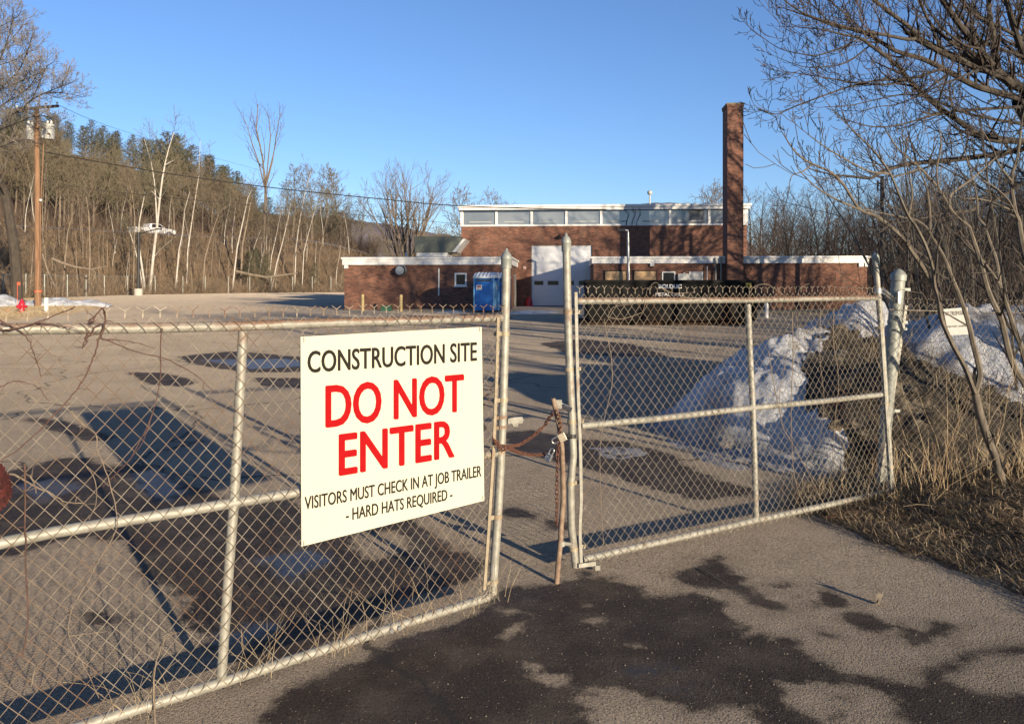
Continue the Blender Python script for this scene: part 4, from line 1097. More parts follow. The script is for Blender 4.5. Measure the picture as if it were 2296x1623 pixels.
# ---- right leaf
a_, b_ = RP.at(1290, 1268), RP.at(1998, 1103)
grt = thing("chain_link_gate", (a_ + b_) / 2, "right chain-link gate leaf with bent end post, before the dark dirt heap", "gate", "chain-link gate leaves")
rail(RP, [(1288, 675), (1480, 674), (1678, 673), (1830, 670), (1966, 668)], .0205, M_galvr, "top_rail", grt)
rail(RP, [(1302, 955), (1480, 938), (1688, 914), (1840, 900), (1982, 884)], .0205, M_galv, "middle_rail", grt)
rail(RP, [(1306, 1254), (1500, 1210), (1695, 1166), (1850, 1133), (1994, 1102)], .0215, M_galv, "bottom_rail", grt)
rail(RP, [(1677, 682), (1682, 800), (1688, 914), (1692, 1040), (1695, 1162)], .0205, M_galv, "middle_post", grt)
rail(RP, [(1270, 562), (1272, 660), (1275, 780), (1282, 930), (1285, 1020), (1279, 1090), (1281, 1180), (1291, 1270)], .0235, M_galv, "end_post", grt)
m = MB(); cap(m, RP.at(1270, 562), .0235, RP.at(1270, 562) - RP.at(1272, 660)); m.build("post_cap", M_galvg, grt, smooth=True)
rail(RP, [(1964, 592), (1969, 660), (1976, 740), (1985, 880), (1993, 1000), (1999, 1106)], .0225, M_galv, "hinge_post", grt)
m = MB(); cap(m, RP.at(1964, 592), .0225, RP.at(1964, 592) - RP.at(1969, 660)); m.build("post_cap", M_galvg, grt, smooth=True)
m = MB(); pts = [(1291, 655), (1293, 760), (1296, 880), (1301, 1000), (1303, 1120), (1300, 1190), (1303, 1262)]
for i in range(6):
    p, q = RP.at(*pts[i], .028), RP.at(*pts[i + 1], .028)
    m.hexa([x + RP.u * a + RP.n * b for x in (q, p) for a, b in ((-.0105, -.003), (.0105, -.003), (.0105, .003), (-.0105, .003))])
m.build("tension_bar", M_galv, grt)
m = MB(); p, q = RP.at(1973, 700, .028), RP.at(1999, 1100, .028)
m.hexa([x + RP.u * a + RP.n * b for x in (q, p) for a, b in ((-.0105, -.003), (.0105, -.003), (.0105, .003), (-.0105, .003))]); m.build("tension_bar", M_galv, grt)
for px, py in ((1273, 700), (1276, 828), (1282, 945), (1280, 1083), (1286, 1229)): band(RP, px, py, .0235, .06, grt)
for px, py in ((1975, 735), (1987, 905), (1996, 1045)): band(RP, px, py, .0225, -.03, grt)
sh = RP.sh
fabric("wire_mesh", RP, [sh(1300, 1262), sh(1994, 1110), sh(1968, 655), sh(1291, 660)], .026, M_wire, grt, 43, 0.0635, seed=5)
m = MB(); q = RP.at(1302, 1266, .03); m.hexa([q + RP.u * a + RP.n * b + Vector((0, 0, z)) for z in (-.012, .012) for a, b in ((-.02, 0), (.09, .02), (.09, .03), (-.02, .01))]); m.box(RP.at(1340, 1272, .035), (.03, .02, .03)); m.build("bottom_strap", M_galv, grt)

# ---- drop rod that stands on the asphalt beside the right leaf, and its chains and locks
RPo = lambda px, py, off=.05: RP.at(px, py, off)
rd = thing("drop_rod", RPo(1247, 1322), "bent rusty drop rod standing on the asphalt between the two gate leaves", "drop rod")
m = MB(); m.tube([RPo(*p) for p in ((1240, 893), (1247, 925), (1254, 960), (1260, 1000), (1262, 1060), (1263, 1120), (1259, 1170), (1257, 1210), (1252, 1260), (1247, 1322))], [.0135] * 4 + [.0155] * 6, 12); m.build("rod", M_rod, rd, smooth=True)
for px, py in ((1258, 975), (1259, 1218)):
    m = MB(); p = RPo(px, py); m.lathe([(.02, -.014), (.02, .014)], p, n=14); q = RP.at(px + 24, py + 2, 0); m.tube([p, q], .011, 8); m.lathe([(.0275, -.012), (.0275, .012)], q, n=16)
    m.build("clamp", M_galv if py > 1000 else M_black, rd)
m = MB(); p = RP.at(1252, 906, .03); m.box(p, (.04, .008, .05)); m.build("lock_tab", M_galv, rd)

def link_mesh():
    m = MB(); pts = []
    for i in range(14):
        t = 2 * math.pi * i / 14
        pts.append(Vector((.0085 * math.sin(t), 0, (.0085 if math.cos(t) > 0 else -.0085) + .0085 * math.cos(t))))
    n = len(pts); o = 0; vs = []; fs = []
    for i in range(n):
        tg = (pts[(i + 1) % n] - pts[i - 1]).normalized(); y = Vector((0, 1, 0)); w = tg.cross(y)
        for k_ in range(6):
            a = 2 * math.pi * k_ / 6; vs.append(tuple(pts[i] + (y * math.cos(a) + w * math.sin(a)) * .0030))
    for i in range(n):
        for k_ in range(6):
            fs.append((i * 6 + k_, i * 6 + (k_ + 1) % 6, ((i + 1) % n) * 6 + (k_ + 1) % 6, ((i + 1) % n) * 6 + k_))
    me = bpy.data.meshes.new("link"); me.from_pydata(vs, [], fs); me.materials.append(M_rust)
    me.polygons.foreach_set("use_smooth", [True] * len(fs)); me.update()
    return me
LINK = link_mesh()
def chain(path, label):
    dense = []
    for i in range(len(path) - 1):
        for j in range(12): dense.append(path[i].lerp(path[i + 1], j / 12))
    dense.append(path[-1])
    ch_ = thing("rusty_chain", path[0], label, "chain", "rusty chains holding the gate shut")
    acc = 0; step = .0255; nxt = 0; i = 0; cnt = 0
    for a, b in zip(dense, dense[1:]):
        L_ = (b - a).length
        while nxt <= acc + L_ and L_ > 0:
            p = a.lerp(b, (nxt - acc) / L_); t = (b - a).normalized()
            o = bpy.data.objects.new("link", LINK); COL.objects.link(o); o.parent = ch_
            q = t.to_track_quat('Z', 'Y')
            o.rotation_mode = 'QUATERNION'
            from mathutils import Quaternion
            o.rotation_quaternion = q @ Quaternion((0, 0, 1), R(90 * (cnt % 2) + 20))
            o.location = p - path[0]; cnt += 1; nxt += step
        acc += L_
    return ch_
A = LP.at(1108, 985, .05); A2 = LP.at(1122, 1000, .055); A3 = LP.at(1141, 1001, .04)
lk = P(1226, 1017, 4.5)
chain([A, A2, A3, P(1165, 997, 4.28), P(1195, 978, 4.4), P(1220, 955, 4.5), RPo(1240, 925, .075)], "upper rusty chain slung from the left gate's post up to the drop rod")
chain([LP.at(1110, 990, .05), LP.at(1122, 1008, .062), LP.at(1142, 1006, .05), P(1165, 1015, 4.3), P(1190, 1020, 4.42), P(1215, 1019, 4.5), lk], "lower rusty chain slung from the left gate's post to a padlock")
chain([RPo(1250, 925, .07), RPo(1258, 950, .075), RPo(1254, 985, .078), RPo(1250, 1020, .078), RPo(1249, 1080, .075), RPo(1249, 1130, .075), RPo(1247, 1182, .07)], "rusty chain end hanging straight down along the bent drop rod")
def padlock(c, axis_up, face, w, h, label, mat=None):
    up_ = axis_up.normalized(); f_ = (face - up_ * face.dot(up_)).normalized(); s_ = up_.cross(f_)
    o = thing("padlock", c, label, "padlock", "padlocks on the gate chains")
    m = MB(); m.hexa([c + s_ * a + f_ * b + up_ * z for z in (-h / 2, h / 2) for a, b in ((-w / 2, -.012), (w / 2, -.012), (w / 2, .012), (-w / 2, .012))]); m.build("body", mat or M_brass, o, bevel=.003)
    m = MB(); r_ = w * .3; pts = [c + up_ * (h / 2 - .004) - s_ * r_]
    for i in range(9):
        t = math.pi * i / 8; pts.append(c + up_ * (h / 2 + h * .55) + s_ * (-math.cos(t) * r_) + up_ * (math.sin(t) * r_))
    pts.append(c + up_ * (h / 2 - .004) + s_ * r_)
    m.tube(pts, .0042, 8); m.build("shackle", M_shackle, o, smooth=True)
Fc = Vector((0, -1, 0))
padlock(RPo(1260, 980, .085), Vector((-.9, 0, -.45)), Fc, .05, .045, "square brass padlock on its side against the drop rod")
padlock(P(1230, 1026, 4.49), Vector((.45, 0, .9)), Fc + Vector((-.6, 0, 0)), .04, .045, "small padlock hanging open-side up at the lower chain's end", M_steel)
padlock(RP.at(1272, 914, .05), Vector((-.9, 0, .45)), Fc, .03, .055, "dark cylindrical padlock between the rod top and the right end post", mottled("dark_lock", (.05, .05, .06), (.2, .2, .23), 30, .3, .8))

# ---- heavy hinge post, hinge and the fence running on to the right
b0, b1 = P(1974, 1098, 6.42), P(2014, 628, 6.36)
bp_ = thing("fence_post", b0, "thick leaning grey-green steel post with domed cap at the right gate's hinge", "post")
m = MB(); m.tube([b0 - Vector((0, 0, .15)), b0.lerp(b1, .3), b0.lerp(b1, .65), b1], [.044, .047, .052, .054], 20); m.build("post", M_galvg, bp_, smooth=True)
m = MB(); m.lathe([(.054, -.005), (.063, -.004), (.063, .04), (.056, .052), (.034, .078), (.010, .092), (.002, .095)], b1, b1 - b0, 20); m.build("post_cap", M_galvg, bp_, smooth=True)
for f_ in (.955, .80, .77, .38):
    c = b0.lerp(b1, f_); m = MB(); m.lathe([(.057, -.012), (.057, .012)], c, b1 - b0, 20); m.box(c + Vector((.075, -.01, 0)), (.05, .014, .024)); m.build("band", M_galvg, bp_)
m = MB(); c = b0.lerp(b1, .925); h_ = RP.at(1969, 652, 0)
m.tube([c + Vector((-.05, -.03, -.01)), h_ + Vector((.03, -.02, .01))], .012, 8); m.tube([c + Vector((-.05, -.03, -.04)), h_ + Vector((.03, -.02, -.02))], .008, 8)
m.lathe([(.03, -.02), (.03, .02)], h_, n=14); m.box(c + Vector((-.02, -.068, -.01)), (.02, .03, .09)); m.build("hinge_arm", M_steel, bp_)
m = MB(); p, q = P(1992, 960, 6.36), P(2032, 685, 6.33)
p = p + (p - q) * .5
m.hexa([x + Vector((a, b, 0)) for x in (p, q) for a, b in ((-.011, -.004), (.011, -.004), (.011, .004), (-.011, .004))]); m.build("tension_bar", M_galv, bp_)
rf = thing("chain_link_fence", FP.fn(.8, 0, 0), "sagging chain-link fence right of the leaning post, overgrown with weeds and saplings", "fence")
fabric("wire_mesh", FP, [(-.1, .06), (3.6, .16), (3.75, 1.50), (.03, 1.585)], 0.0, M_wire, rf, 40, 0.064, seed=9)
m = MB(); m.tube([FP.fn(.0, 1.53, -.01), FP.fn(1.2, 1.49, -.01), FP.fn(2.4, 1.48, -.01), FP.fn(3.75, 1.46, -.01)], .0028, 5); m.build("tension_wire", M_wire, rf)
m = MB(); m.tube([FP.fn(3.7, -.1, -.03), FP.fn(3.72, 1.6, -.03)], .03, 12); m.build("post", M_galvg, rf)
ns = thing("notice_sign", FP.at(2143, 752, .02), "small white no trespassing notice on the fence behind the saplings", "notice")
q = [FP.at(*p, .02) for p in ((2118, 752), (2173, 750), (2169, 689), (2115, 693))]
def nplane(a, b, d): return (q[0].lerp(q[1], a)).lerp(q[3].lerp(q[2], a), b) + FP.n * d
m = MB(); m.prism([(0, 0), (1, 0), (1, 1), (0, 1)], nplane, -.002, .002); m.build("panel", mottled("white_notice_board", (.42, .41, .38), (.48, .47, .44), 20, .9, spec=.1), ns)
lettering("NO TRESPASSING", "lettering", M_ink, ns, lambda a, b, d: nplane(a, b, d + .002), (.05, .95, .74, .89), bold=.01)
lettering("ADJUTANT GENERAL", "lettering", M_ink, ns, lambda a, b, d: nplane(a, b, d + .002), (.08, .94, .27, .36), bold=.0)

# ---- the construction sign wired to the left leaf
SO = .042
S = lambda px, py: LP.sh(px, py, SO)
sg = thing("construction_sign", LP.at(880, 1175, SO), "large cream construction site sign with red DO NOT ENTER on the left gate", "sign")
c4 = [S(676, 1225), S(1086, 1122), S(1080, 733), S(674, 755)]
m = MB(); m.prism(c4, lambda a, b, d: LP.fn(a, b, SO + d), -.004, 0.0)
M_sign = mottled("cream_sign_board", (.56, .545, .43), (.58, .565, .45), 3, .7, spec=.15)
m.build("panel", M_sign, sg)
zs6 = lambda x, y: ((720 + x / 2.798) * .9184, (780 + y / 2.798) * .9184)
def signtext(txt, bl, tr, mat, bold, bl_r=None):
    """bl / tr: bottom-left and top-right corners of the line in the picture"""
    a0, b0_ = S(*zs6(*bl)); a1, b1_ = S(*zs6(*tr))
    lettering(txt, "lettering", mat, sg, lambda a, b, d: LP.fn(a, b, SO + d), (a0, a1, b0_, b1_), smear=bold)
signtext("CONSTRUCTION SITE", (85, 368), (1243, 152), M_ink, .0022)
signtext("DO NOT", (207, 746), (1155, 367), M_redink, .0052)
signtext("ENTER", (298, 1071), (1090, 680), M_redink, .0052)
signtext("VISITORS MUST CHECK IN AT JOB TRAILER", (65, 1328), (1273, 994), M_ink, .0010)
signtext("- HARD HATS REQUIRED -", (348, 1392), (1075, 1150), M_ink, .0010)
for px, py in ((681, 761), (1075, 738), (681, 1217), (1081, 1115)):
    m = MB(); p = LP.at(px, py, SO + .001); m.tube([p + Vector((0, 0, .012)) - LP.n * .02, p + LP.n * .004 + Vector((0, 0, .008)), p + LP.n * .004 - Vector((0, 0, .012)), p - LP.n * .02 - Vector((0, 0, .014))], .0013, 5); m.build("wire_tie", M_wire, sg)
# ------------------------------------------------------------------ trees
def bark(name, c0, c1, sc=(3, 3, .8)):
    c0, c1 = kc(c0), kc(c1); k = NT(name); v = k.scalev(k.position(), sc)
    return k.out(k.ramp(k.noise(2.2, 6, 0.7, vec=v), [(0.32, c0), (0.68, c1)]), 0.9)
M_bark = bark("grey_brown_bark", (.085, .062, .045), (.24, .19, .14))
M_barkdk = bark("dark_and_shaded_bark", (.03, .023, .017), (.09, .07, .05))  # also stands for the shade on the left edge tree's trunk
M_twig = bark("brown_twigs", (.10, .076, .05), (.215, .165, .11))
M_twigg = bark("olive_grey_twigs", (.092, .08, .05), (.205, .175, .11))
M_twigr = bark("reddish_twigs", (.075, .051, .039), (.155, .108, .078))
M_hero = bark("silvery_brown_bark", (.028, .022, .018), (.095, .077, .059), (9, 9, 2.5))
M_herot = bark("dark_brown_twigs", (.032, .024, .020), (.09, .066, .05))
M_sap = bark("smooth_olive_sapling_bark", (.07, .056, .042), (.21, .175, .13), (12, 12, 3))
k = NT("white_birch_bark")
v = k.scalev(k.position(), (1.2, 1.2, 3.5))
M_birch = k.out(k.mix(k.rng(k.noise(2.4, 5, .7, vec=v), .60, .70), k.ramp(k.noise(1.1, 4), [(.3, (.32, .28, .23)), (.7, (.47, .44, .39))]), (.10, .075, .055)), .8)
M_tanb = bark("tan_bark", (.15, .115, .08), (.32, .25, .18))
k = NT("pine_needles")
M_needle = k.out(k.ramp(k.noise(.8, 5), [(.3, (.028, .034, .016)), (.55, (.06, .066, .03)), (.75, (.10, .098, .046))]), .8)

def rdir(rg): 
    while True:
        v = Vector((rg.uniform(-1, 1), rg.uniform(-1, 1), rg.uniform(-1, 1)))
        if .05 < v.length < 1: return v.normalized()

def grow(mb, p, d, L, r_, lev, rg, kids_=(6, 5, 4), ang=(35, 65), up=.25, wob=.35, rmin=.008, lf=(.35, .6), t0=.25, mb2=None, segl=None, droop=0.0):
    """a branch and, lev levels deep, its side branches; mb2 takes everything thinner than the first level"""
    n = max(3, min(9, int(L / (segl or max(.25, L * .2)))))
    pts = [Vector(p)]; d = Vector(d).normalized(); ds = [d]
    for i in range(n):
        d = (d + rdir(rg) * (wob / math.sqrt(n)) + Vector((0, 0, (up if i > n * .3 else up * .5 - droop) / n * 2))).normalized()
        pts.append(pts[-1] + d * (L / n)); ds.append(d)
    rad = [max(rmin, r_ * (1 - .72 * i / n)) for i in range(n + 1)]
    mb.tube(pts, rad, 7 if r_ > .06 else 4 if r_ > .018 else 3, False)
    if lev <= 0: return pts
    nk = kids_[min(len(kids_) - 1, len(kids_) - lev)] if lev <= len(kids_) else kids_[0]
    nk = max(1, int(round(nk * rg.uniform(.8, 1.2))))
    az0 = rg.uniform(0, 6.28)
    for j in range(nk):
        t = t0 + (1 - t0) * (j + rg.uniform(.1, .9)) / nk
        f = t * n; i = min(n - 1, int(f))
        q = pts[i].lerp(pts[i + 1], f - i); dd = ds[i]
        a = dd.orthogonal().normalized(); b = dd.cross(a); az = az0 + j * 2.4 + rg.uniform(-.5, .5)
        side = a * math.cos(az) + b * math.sin(az)
        an = R(rg.uniform(*ang))
        cd = (dd * math.cos(an) + side * math.sin(an)).normalized()
        grow(mb2 or mb, q, cd, L * rg.uniform(*lf) * (1.15 - .55 * t), max(rmin, r_ * (1 - .72 * t) * .55), lev - 1, rg, kids_, ang, up, wob * 1.1, rmin, lf, .2, None, segl, droop)
    return pts

PROTO = {}
def bare_proto(name, seed, H, r0, limbs, form, tmat, cmat, rmin, kids_=(5, 4, 3), label="", cat="tree", group=None):
    rg = random.Random(seed)
    root = thing("sapling" if cat == "sapling" else "bare_tree", (0, 0, 0), label, cat, group)
    t = MB(); c = MB()
    if form == 'vase':
        for j in range(12):
            az = j * 2.4 + rg.uniform(-.3, .3); tilt = .1 + .75 * (j + .5) / 12
            d = Vector((math.cos(az) * tilt, math.sin(az) * tilt, 1))
            grow(t, Vector((math.cos(az), math.sin(az), 0)) * .25 + Vector((0, 0, -.3)), d, H * rg.uniform(.85, 1.0) * (1 - .22 * j / 12), r0 * rg.uniform(.4, .6), 3, rg, kids_, (22, 48), .42, .3, rmin, (.35, .6), .3, c)
    else:
        n = 10; pts = [Vector((0, 0, -.3))]; d = Vector((rg.uniform(-.06, .06), rg.uniform(-.06, .06), 1))
        for i in range(n):
            d = (d + rdir(rg) * .07).normalized(); d.z = abs(d.z); pts.append(pts[-1] + d * (H / n))
        rad = [max(rmin * 1.5, r0 * (1 - .85 * i / n)) for i in range(n + 1)]
        t.tube(pts, rad, 8, False)
        lo = {'slim': .32, 'oval': .28, 'tall': .5}[form]
        for j in range(limbs):
            f = lo + (1 - lo) * (j + rg.random()) / limbs; i = min(n - 1, int(f * n)); q = pts[i].lerp(pts[i + 1], f * n - i)
            az = j * 2.4 + rg.uniform(-.5, .5)
            an = R(rg.uniform(30, 60) if form != 'oval' else rg.uniform(38, 75) * (1 - .4 * f))
            dd = Vector((math.cos(az) * math.sin(an), math.sin(az) * math.sin(an), math.cos(an)))
            L = H * (.24 if form == 'slim' else .36 if form == 'oval' else .27) * (1.25 - .8 * (f - lo) / (1 - lo)) * rg.uniform(.75, 1.15)
            grow(c, q, dd, L, max(rmin * 1.3, r0 * (1 - .8 * f) * .5), len(kids_) - 1, rg, kids_, (28, 60), .3, .35, rmin, (.4, .62), .2)
    t.build("trunk", tmat, root); c.build("crown", cmat, root)
    PROTO[name] = (root, H, [(x, []) for x in kids(root)], [False])
    return root
def place(name, loc, H, rz, label, group):
    root, h0, tr, used = PROTO[name]
    s = H / h0
    if not used[0]:
        used[0] = True; root.location = loc; root.rotation_euler = (0, 0, rz); root.scale = (s, s, s); o = root
    else:
        o = dup(root, loc, rz, s, tree=tr)
    o["label"] = label; o["group"] = group
    return o
def pine_proto(name, seed, H, label, group):
    rg = random.Random(seed)
    root = thing("pine_tree", (0, 0, 0), label, "pine tree", group)
    t = MB(); c = MB()
    t.tube([(0, 0, -.3), (rg.uniform(-.2, .2), 0, H * .5), (rg.uniform(-.3, .3), 0, H)], [.28, .18, .04], 7, False)
    z = H * .22
    while z < H * .985:
        f = (z - H * .22) / (H * .78); Lb = H * (.27 * (1 - f) ** .62 + .03) 
        nb = rg.randint(4, 6); a0 = rg.uniform(0, 6.28)
        for j in range(nb):
            L = Lb * rg.uniform(.55, 1.25); az = a0 + j * 6.28 / nb + rg.uniform(-.35, .35)
            d = Vector((math.cos(az), math.sin(az), rg.uniform(-.05, .35) + .5 * f)).normalized()
            p0 = Vector((0, 0, z)); p1 = p0 + d * L + Vector((0, 0, .12 * L))
            t.tube([p0, p0.lerp(p1, .5) - Vector((0, 0, .06 * L)), p1], [.05, .035, .015], 3, False)
            nt = max(3, int(L * 2.2))
            for q in range(nt):
                g = .3 + .75 * (q + rg.random()) / nt
                cc = p0.lerp(p1, g) + Vector((rg.gauss(0, .22), rg.gauss(0, .22), rg.gauss(0.05, .13)))
                for w in range(9):
                    e = rdir(rg); e.z = e.z * .7 + .25; ln = rg.uniform(.28, .55)
                    sd = e.orthogonal().normalized() * rg.uniform(.035, .07)
                    o = len(c.v); tip = cc + e * ln
                    c.v += [tuple(cc - sd), tuple(cc + sd), tuple(tip)]; c.f.append((o, o + 1, o + 2))
        z += H * .033 * rg.uniform(.8, 1.3)
    t.build("trunk", M_bark, root); c.build("crown", M_needle, root)
    PROTO[name] = (root, H, [(x, []) for x in kids(root)], [False])

LW = ("bare brown forest tree crowded among others on the hill above the guard rail", "bare forest trees on the hill above the road")
LP_ = ("dark green pine standing among bare trees along the wooded hilltop", "pines along the hilltop")
LS = ("thin bare sapling on the brown bank between lot fence and guard rail", "bare saplings on the road bank")
RW = ("bare dark brown tree in the thick woods behind the right wing", "bare trees in the woods behind the right wing")
CW = ("bare tree top showing beyond the brick building", "bare trees beyond the brick building")
bare_proto("fa", 11, 16, .20, 28, 'slim', M_bark, M_twigg, .022, (5, 5, 4), LW[0])
bare_proto("fb", 12, 16, .22, 26, 'oval', M_bark, M_twig, .022, (5, 5, 4), LW[0])
bare_proto("fc", 13, 17, .20, 26, 'tall', M_tanb, M_twig, .022, (5, 5, 4), LW[0])
bare_proto("fd", 14, 15, .18, 28, 'slim', M_bark, M_twigg, .022, (5, 5, 4), LW[0])
bare_proto("sa", 21, 8, .07, 12, 'slim', M_tanb, M_twig, .011, (4, 3), LS[0], "sapling")
bare_proto("sb", 22, 7, .06, 11, 'tall', M_tanb, M_twigr, .011, (4, 3), LS[0], "sapling")
bare_proto("sc", 23, 8, .07, 12, 'slim', M_birch, M_twig, .011, (4, 3), LS[0], "sapling")
bare_proto("ra", 31, 12, .17, 22, 'oval', M_barkdk, M_herot, .010, (6, 5, 4), RW[0])
bare_proto("rb", 32, 12, .15, 22, 'slim', M_barkdk, M_twigr, .010, (6, 5, 4), RW[0])
pine_proto("pa", 41, 17, *LP_); pine_proto("pb", 42, 15, *LP_)

SKY = [(-200, 215), (-120, 225), (0, 240), (60, 250), (130, 258), (170, 278), (230, 288), (300, 305), (345, 318), (400, 305), (440, 328), (480, 358), (540, 390), (570, 420), (620, 445), (660, 425), (700, 415), (760, 425), (790, 470), (840, 500), (900, 515), (1060, 520)]
skyf = lambda px: float(np.interp(px, [p[0] for p in SKY], [p[1] for p in SKY]))
rg = random.Random(77)
def by_s(px, s, z0=50, z1=300):
    Zs = np.linspace(z0, z1, 500); X = (px - CX) / F * Zs
    d = sdf_poly(YARD, X, Zs); k_ = int(np.argmax(d > s)); return Vector((X[k_], Zs[k_], 0))
n_ = 0
LEFTW = []
for i in range(270):
    px = -160 + 940 * ((i * .618034) % 1.0); s = 32 + 68 * rg.random()
    p = by_s(px, s); p.z = Ts(p.x, p.y)
    H = min((CAMZ - (skyf(px) + 24 + rg.uniform(0, 60) - HY) / F * p.y) - p.z, rg.uniform(12, 18))
    if H < 4.5: continue
    LEFTW.append((rg.choice(("fa", "fb", "fc", "fd")), p - Vector((0, 0, .2)), H, rg.uniform(0, 6.28)))
LEFTW.sort(key=lambda q: q[1].y)
for q in LEFTW[:125]: place(*q, *LW)
for i in range(84):
    px = 20 + 590 * ((i * .618034 + .3) % 1.0) if i < 66 else rg.uniform(-150, 60); s = rg.uniform(60, 105)
    p = by_s(px, s); p.z = Ts(p.x, p.y)
    H = CAMZ - (skyf(px) + (rg.uniform(0, 12) if i % 2 else rg.uniform(12, 90)) - HY) / F * p.y - p.z
    H = min(H, 19)
    if H < 6: continue
    place(rg.choice(("pa", "pb")), p, H, rg.uniform(0, 6.28), *LP_)
for px, py, s in ((322, 312, 80), (375, 298, 60), (398, 306, 66), (350, 318, 62), (232, 284, 85), (262, 296, 85), (205, 270, 88), (470, 352, 72), (505, 372, 76), (128, 262, 84)):
    p = by_s(px, s); p.z = Ts(p.x, p.y); place("pa" if px % 2 else "pb", p, CAMZ - (py - HY) / F * p.y - p.z, px, *LP_)
for i in range(100):
    px = -60 + 860 * ((i * .618034 + .1) % 1.0); s = rg.uniform(2.5, 23)
    p = by_s(px, s); p.z = Ts(p.x, p.y)
    place(rg.choice(("sa", "sb", "sa", "sb", "sc")), p, rg.uniform(4, 9.5), rg.uniform(0, 6.28), *LS)
for px, py, s_ in ((572, 560, 4), (596, 572, 3), (556, 566, 8), (30, 520, 10), (705, 590, 3)):
    p = by_s(px, s_); p.z = Ts(p.x, p.y); place("pb" if px % 2 else "pa", p, max(2.5, CAMZ - (py - HY) / F * p.y - p.z), px, "low dark evergreen growing on the bank among the birches", "evergreens on the bank")
# band of low woods running away to the right behind the left wing, and tops beyond the hall
for i in range(40):
    px = 770 + 290 * ((i * .618034) % 1.0); Z = rg.uniform(140, 230)
    X = (px - CX) / F * Z; z = Ts(X, Z)
    H = CAMZ - (rg.uniform(515, 575) - HY) / F * Z - z
    if H > 2.5: place(rg.choice(("fa", "fb", "fd")), (X, Z, z - .2), H, rg.uniform(0, 6.28), "bare brown tree in the low woods beyond the left wing roof", "low woods beyond the left wing")
for px, py, Z in ((655, 372, 150), (700, 375, 150), (735, 372, 160), (768, 385, 165), (810, 440, 170), (792, 455, 175), (640, 410, 150)):
    X = (px - CX) / F * Z; z = Ts(X, Z); place("fa" if px % 3 else "fd", (X, Z, z), CAMZ - (py - HY) / F * Z - z, px, "slim bare tree against the sky at the right end of the wooded hill", "slim trees at the hill's right end")
for px, py, Z in ((1042, 440, 120), (1112, 450, 120), (1600, 432, 95), (1620, 440, 100)):
    X = (px - CX) / F * Z; z = Ts(X, Z); place("fb", (X, Z, z), CAMZ - (py - HY) / F * Z - z, px, *CW)
# woods behind the right wing
RIGHTW = []
for i in range(130):
    px = 1680 + 900 * ((i * .618034 + .2) % 1.0); Z = rg.uniform(62, 120) if px < 1960 else rg.uniform(30, 95)
    X = (px - CX) / F * Z; z = Ts(X, Z)
    top = 415 + rg.uniform(0, 90) - (40 if px > 2050 else 0)
    H = CAMZ - (top - HY) / F * Z - z
    RIGHTW.append(("ra" if rg.random() < .5 else "rb", Vector((X, Z, z)), H, rg.uniform(0, 6.28)))
RIGHTW.sort(key=lambda q: q[1].y)
for q in RIGHTW[:62]: place(*q, *RW)
# the row of trees along the drive, right of the gate and out of the picture: they throw the branch shadows on yard and walls
for x, y, H in ((16, -6, 12), (20, 2, 13), (24, 9, 12.5), (28, 16, 13), (33, 4, 15), (40, 10, 15), (36, 20, 14), (21, 20, 11), (27, 28, 12), (45, 24, 14), (13.5, 5, 9), (50, 14, 16), (58, 20, 16), (17, 12, 10), (28, -8, 16), (44, 2, 17), (15, 18, 12), (19, 15, 13), (23, 12, 14), (27, 20, 13), (32, 14, 14), (25.4, 30.4, 19), (27.6, 28.5, 17), (24.2, 33.5, 15)):
    place("fb" if int(x) in (15, 19, 23, 25, 24) else "ra" if int(x) % 2 else "rb", (x, y, gz(y)), H, x * 1.7, "bare tree in the row along the drive right of the gate", "trees along the drive")

def px_tree(name, label, cat, Z, stems, tmat, cmat, lev=2, seed=1, kids_=(5, 3), rmin=.012, ang=(22, 50), lf=(.25, .45), top=.35, nk=9, group=None, up=.3):
    """a single recognisable tree: stems are [(px, py) ...] from the foot up, with radius in metres"""
    rg = random.Random(seed)
    f0 = stems[0][0][0]; base = P(f0[0], f0[1], Z); base.z = min(base.z, Ts(base.x, base.y) + .1)
    root = thing(name, base, label, cat, group)
    t = MB(); c = MB()
    for pts, r_ in stems:
        dz = rg.uniform(-1.2, 1.2)
        ps = [P(x, y, Z + dz * j / max(1, len(pts) - 1)) for j, (x, y) in enumerate(pts)]
        if pts[0] == f0 or pts[0][1] > f0[1] - 12: ps[0].z = min(ps[0].z, Ts(ps[0].x, ps[0].y) - .1)
        n = len(ps); rad = [max(rmin * 1.2, .66 * r_ * (1 - .75 * j / (n - 1))) for j in range(n)]
        t.tube(ps, rad, 8, False)
        L = sum((b - a).length for a, b in zip(ps, ps[1:]))
        for q in range(nk):
            f = (top + (1 - top) * (q + rg.random()) / nk) * (n - 1); i = min(n - 2, int(f)); p = ps[i].lerp(ps[i + 1], f - i); d = (ps[i + 1] - ps[i]).normalized()
            a = d.orthogonal().normalized(); b = d.cross(a); az = q * 2.4 + rg.random(); an = R(rg.uniform(*ang))
            dd = d * math.cos(an) + (a * math.cos(az) + b * math.sin(az)) * math.sin(an)
            grow(c, p, dd, L * rg.uniform(*lf) * (1.2 - .7 * f / (n - 1)), max(rmin, rad[i] * .45), lev, rg, kids_, (25, 55), up, .35, rmin, (.4, .6), .2)
    t.build("trunk", tmat, root, smooth=False); c.build("crown", cmat, root)
    return root
z1 = lambda l: [(a * .4526, b * .4526) for a, b in l]
def Zat(px, s): return by_s(px, s).y
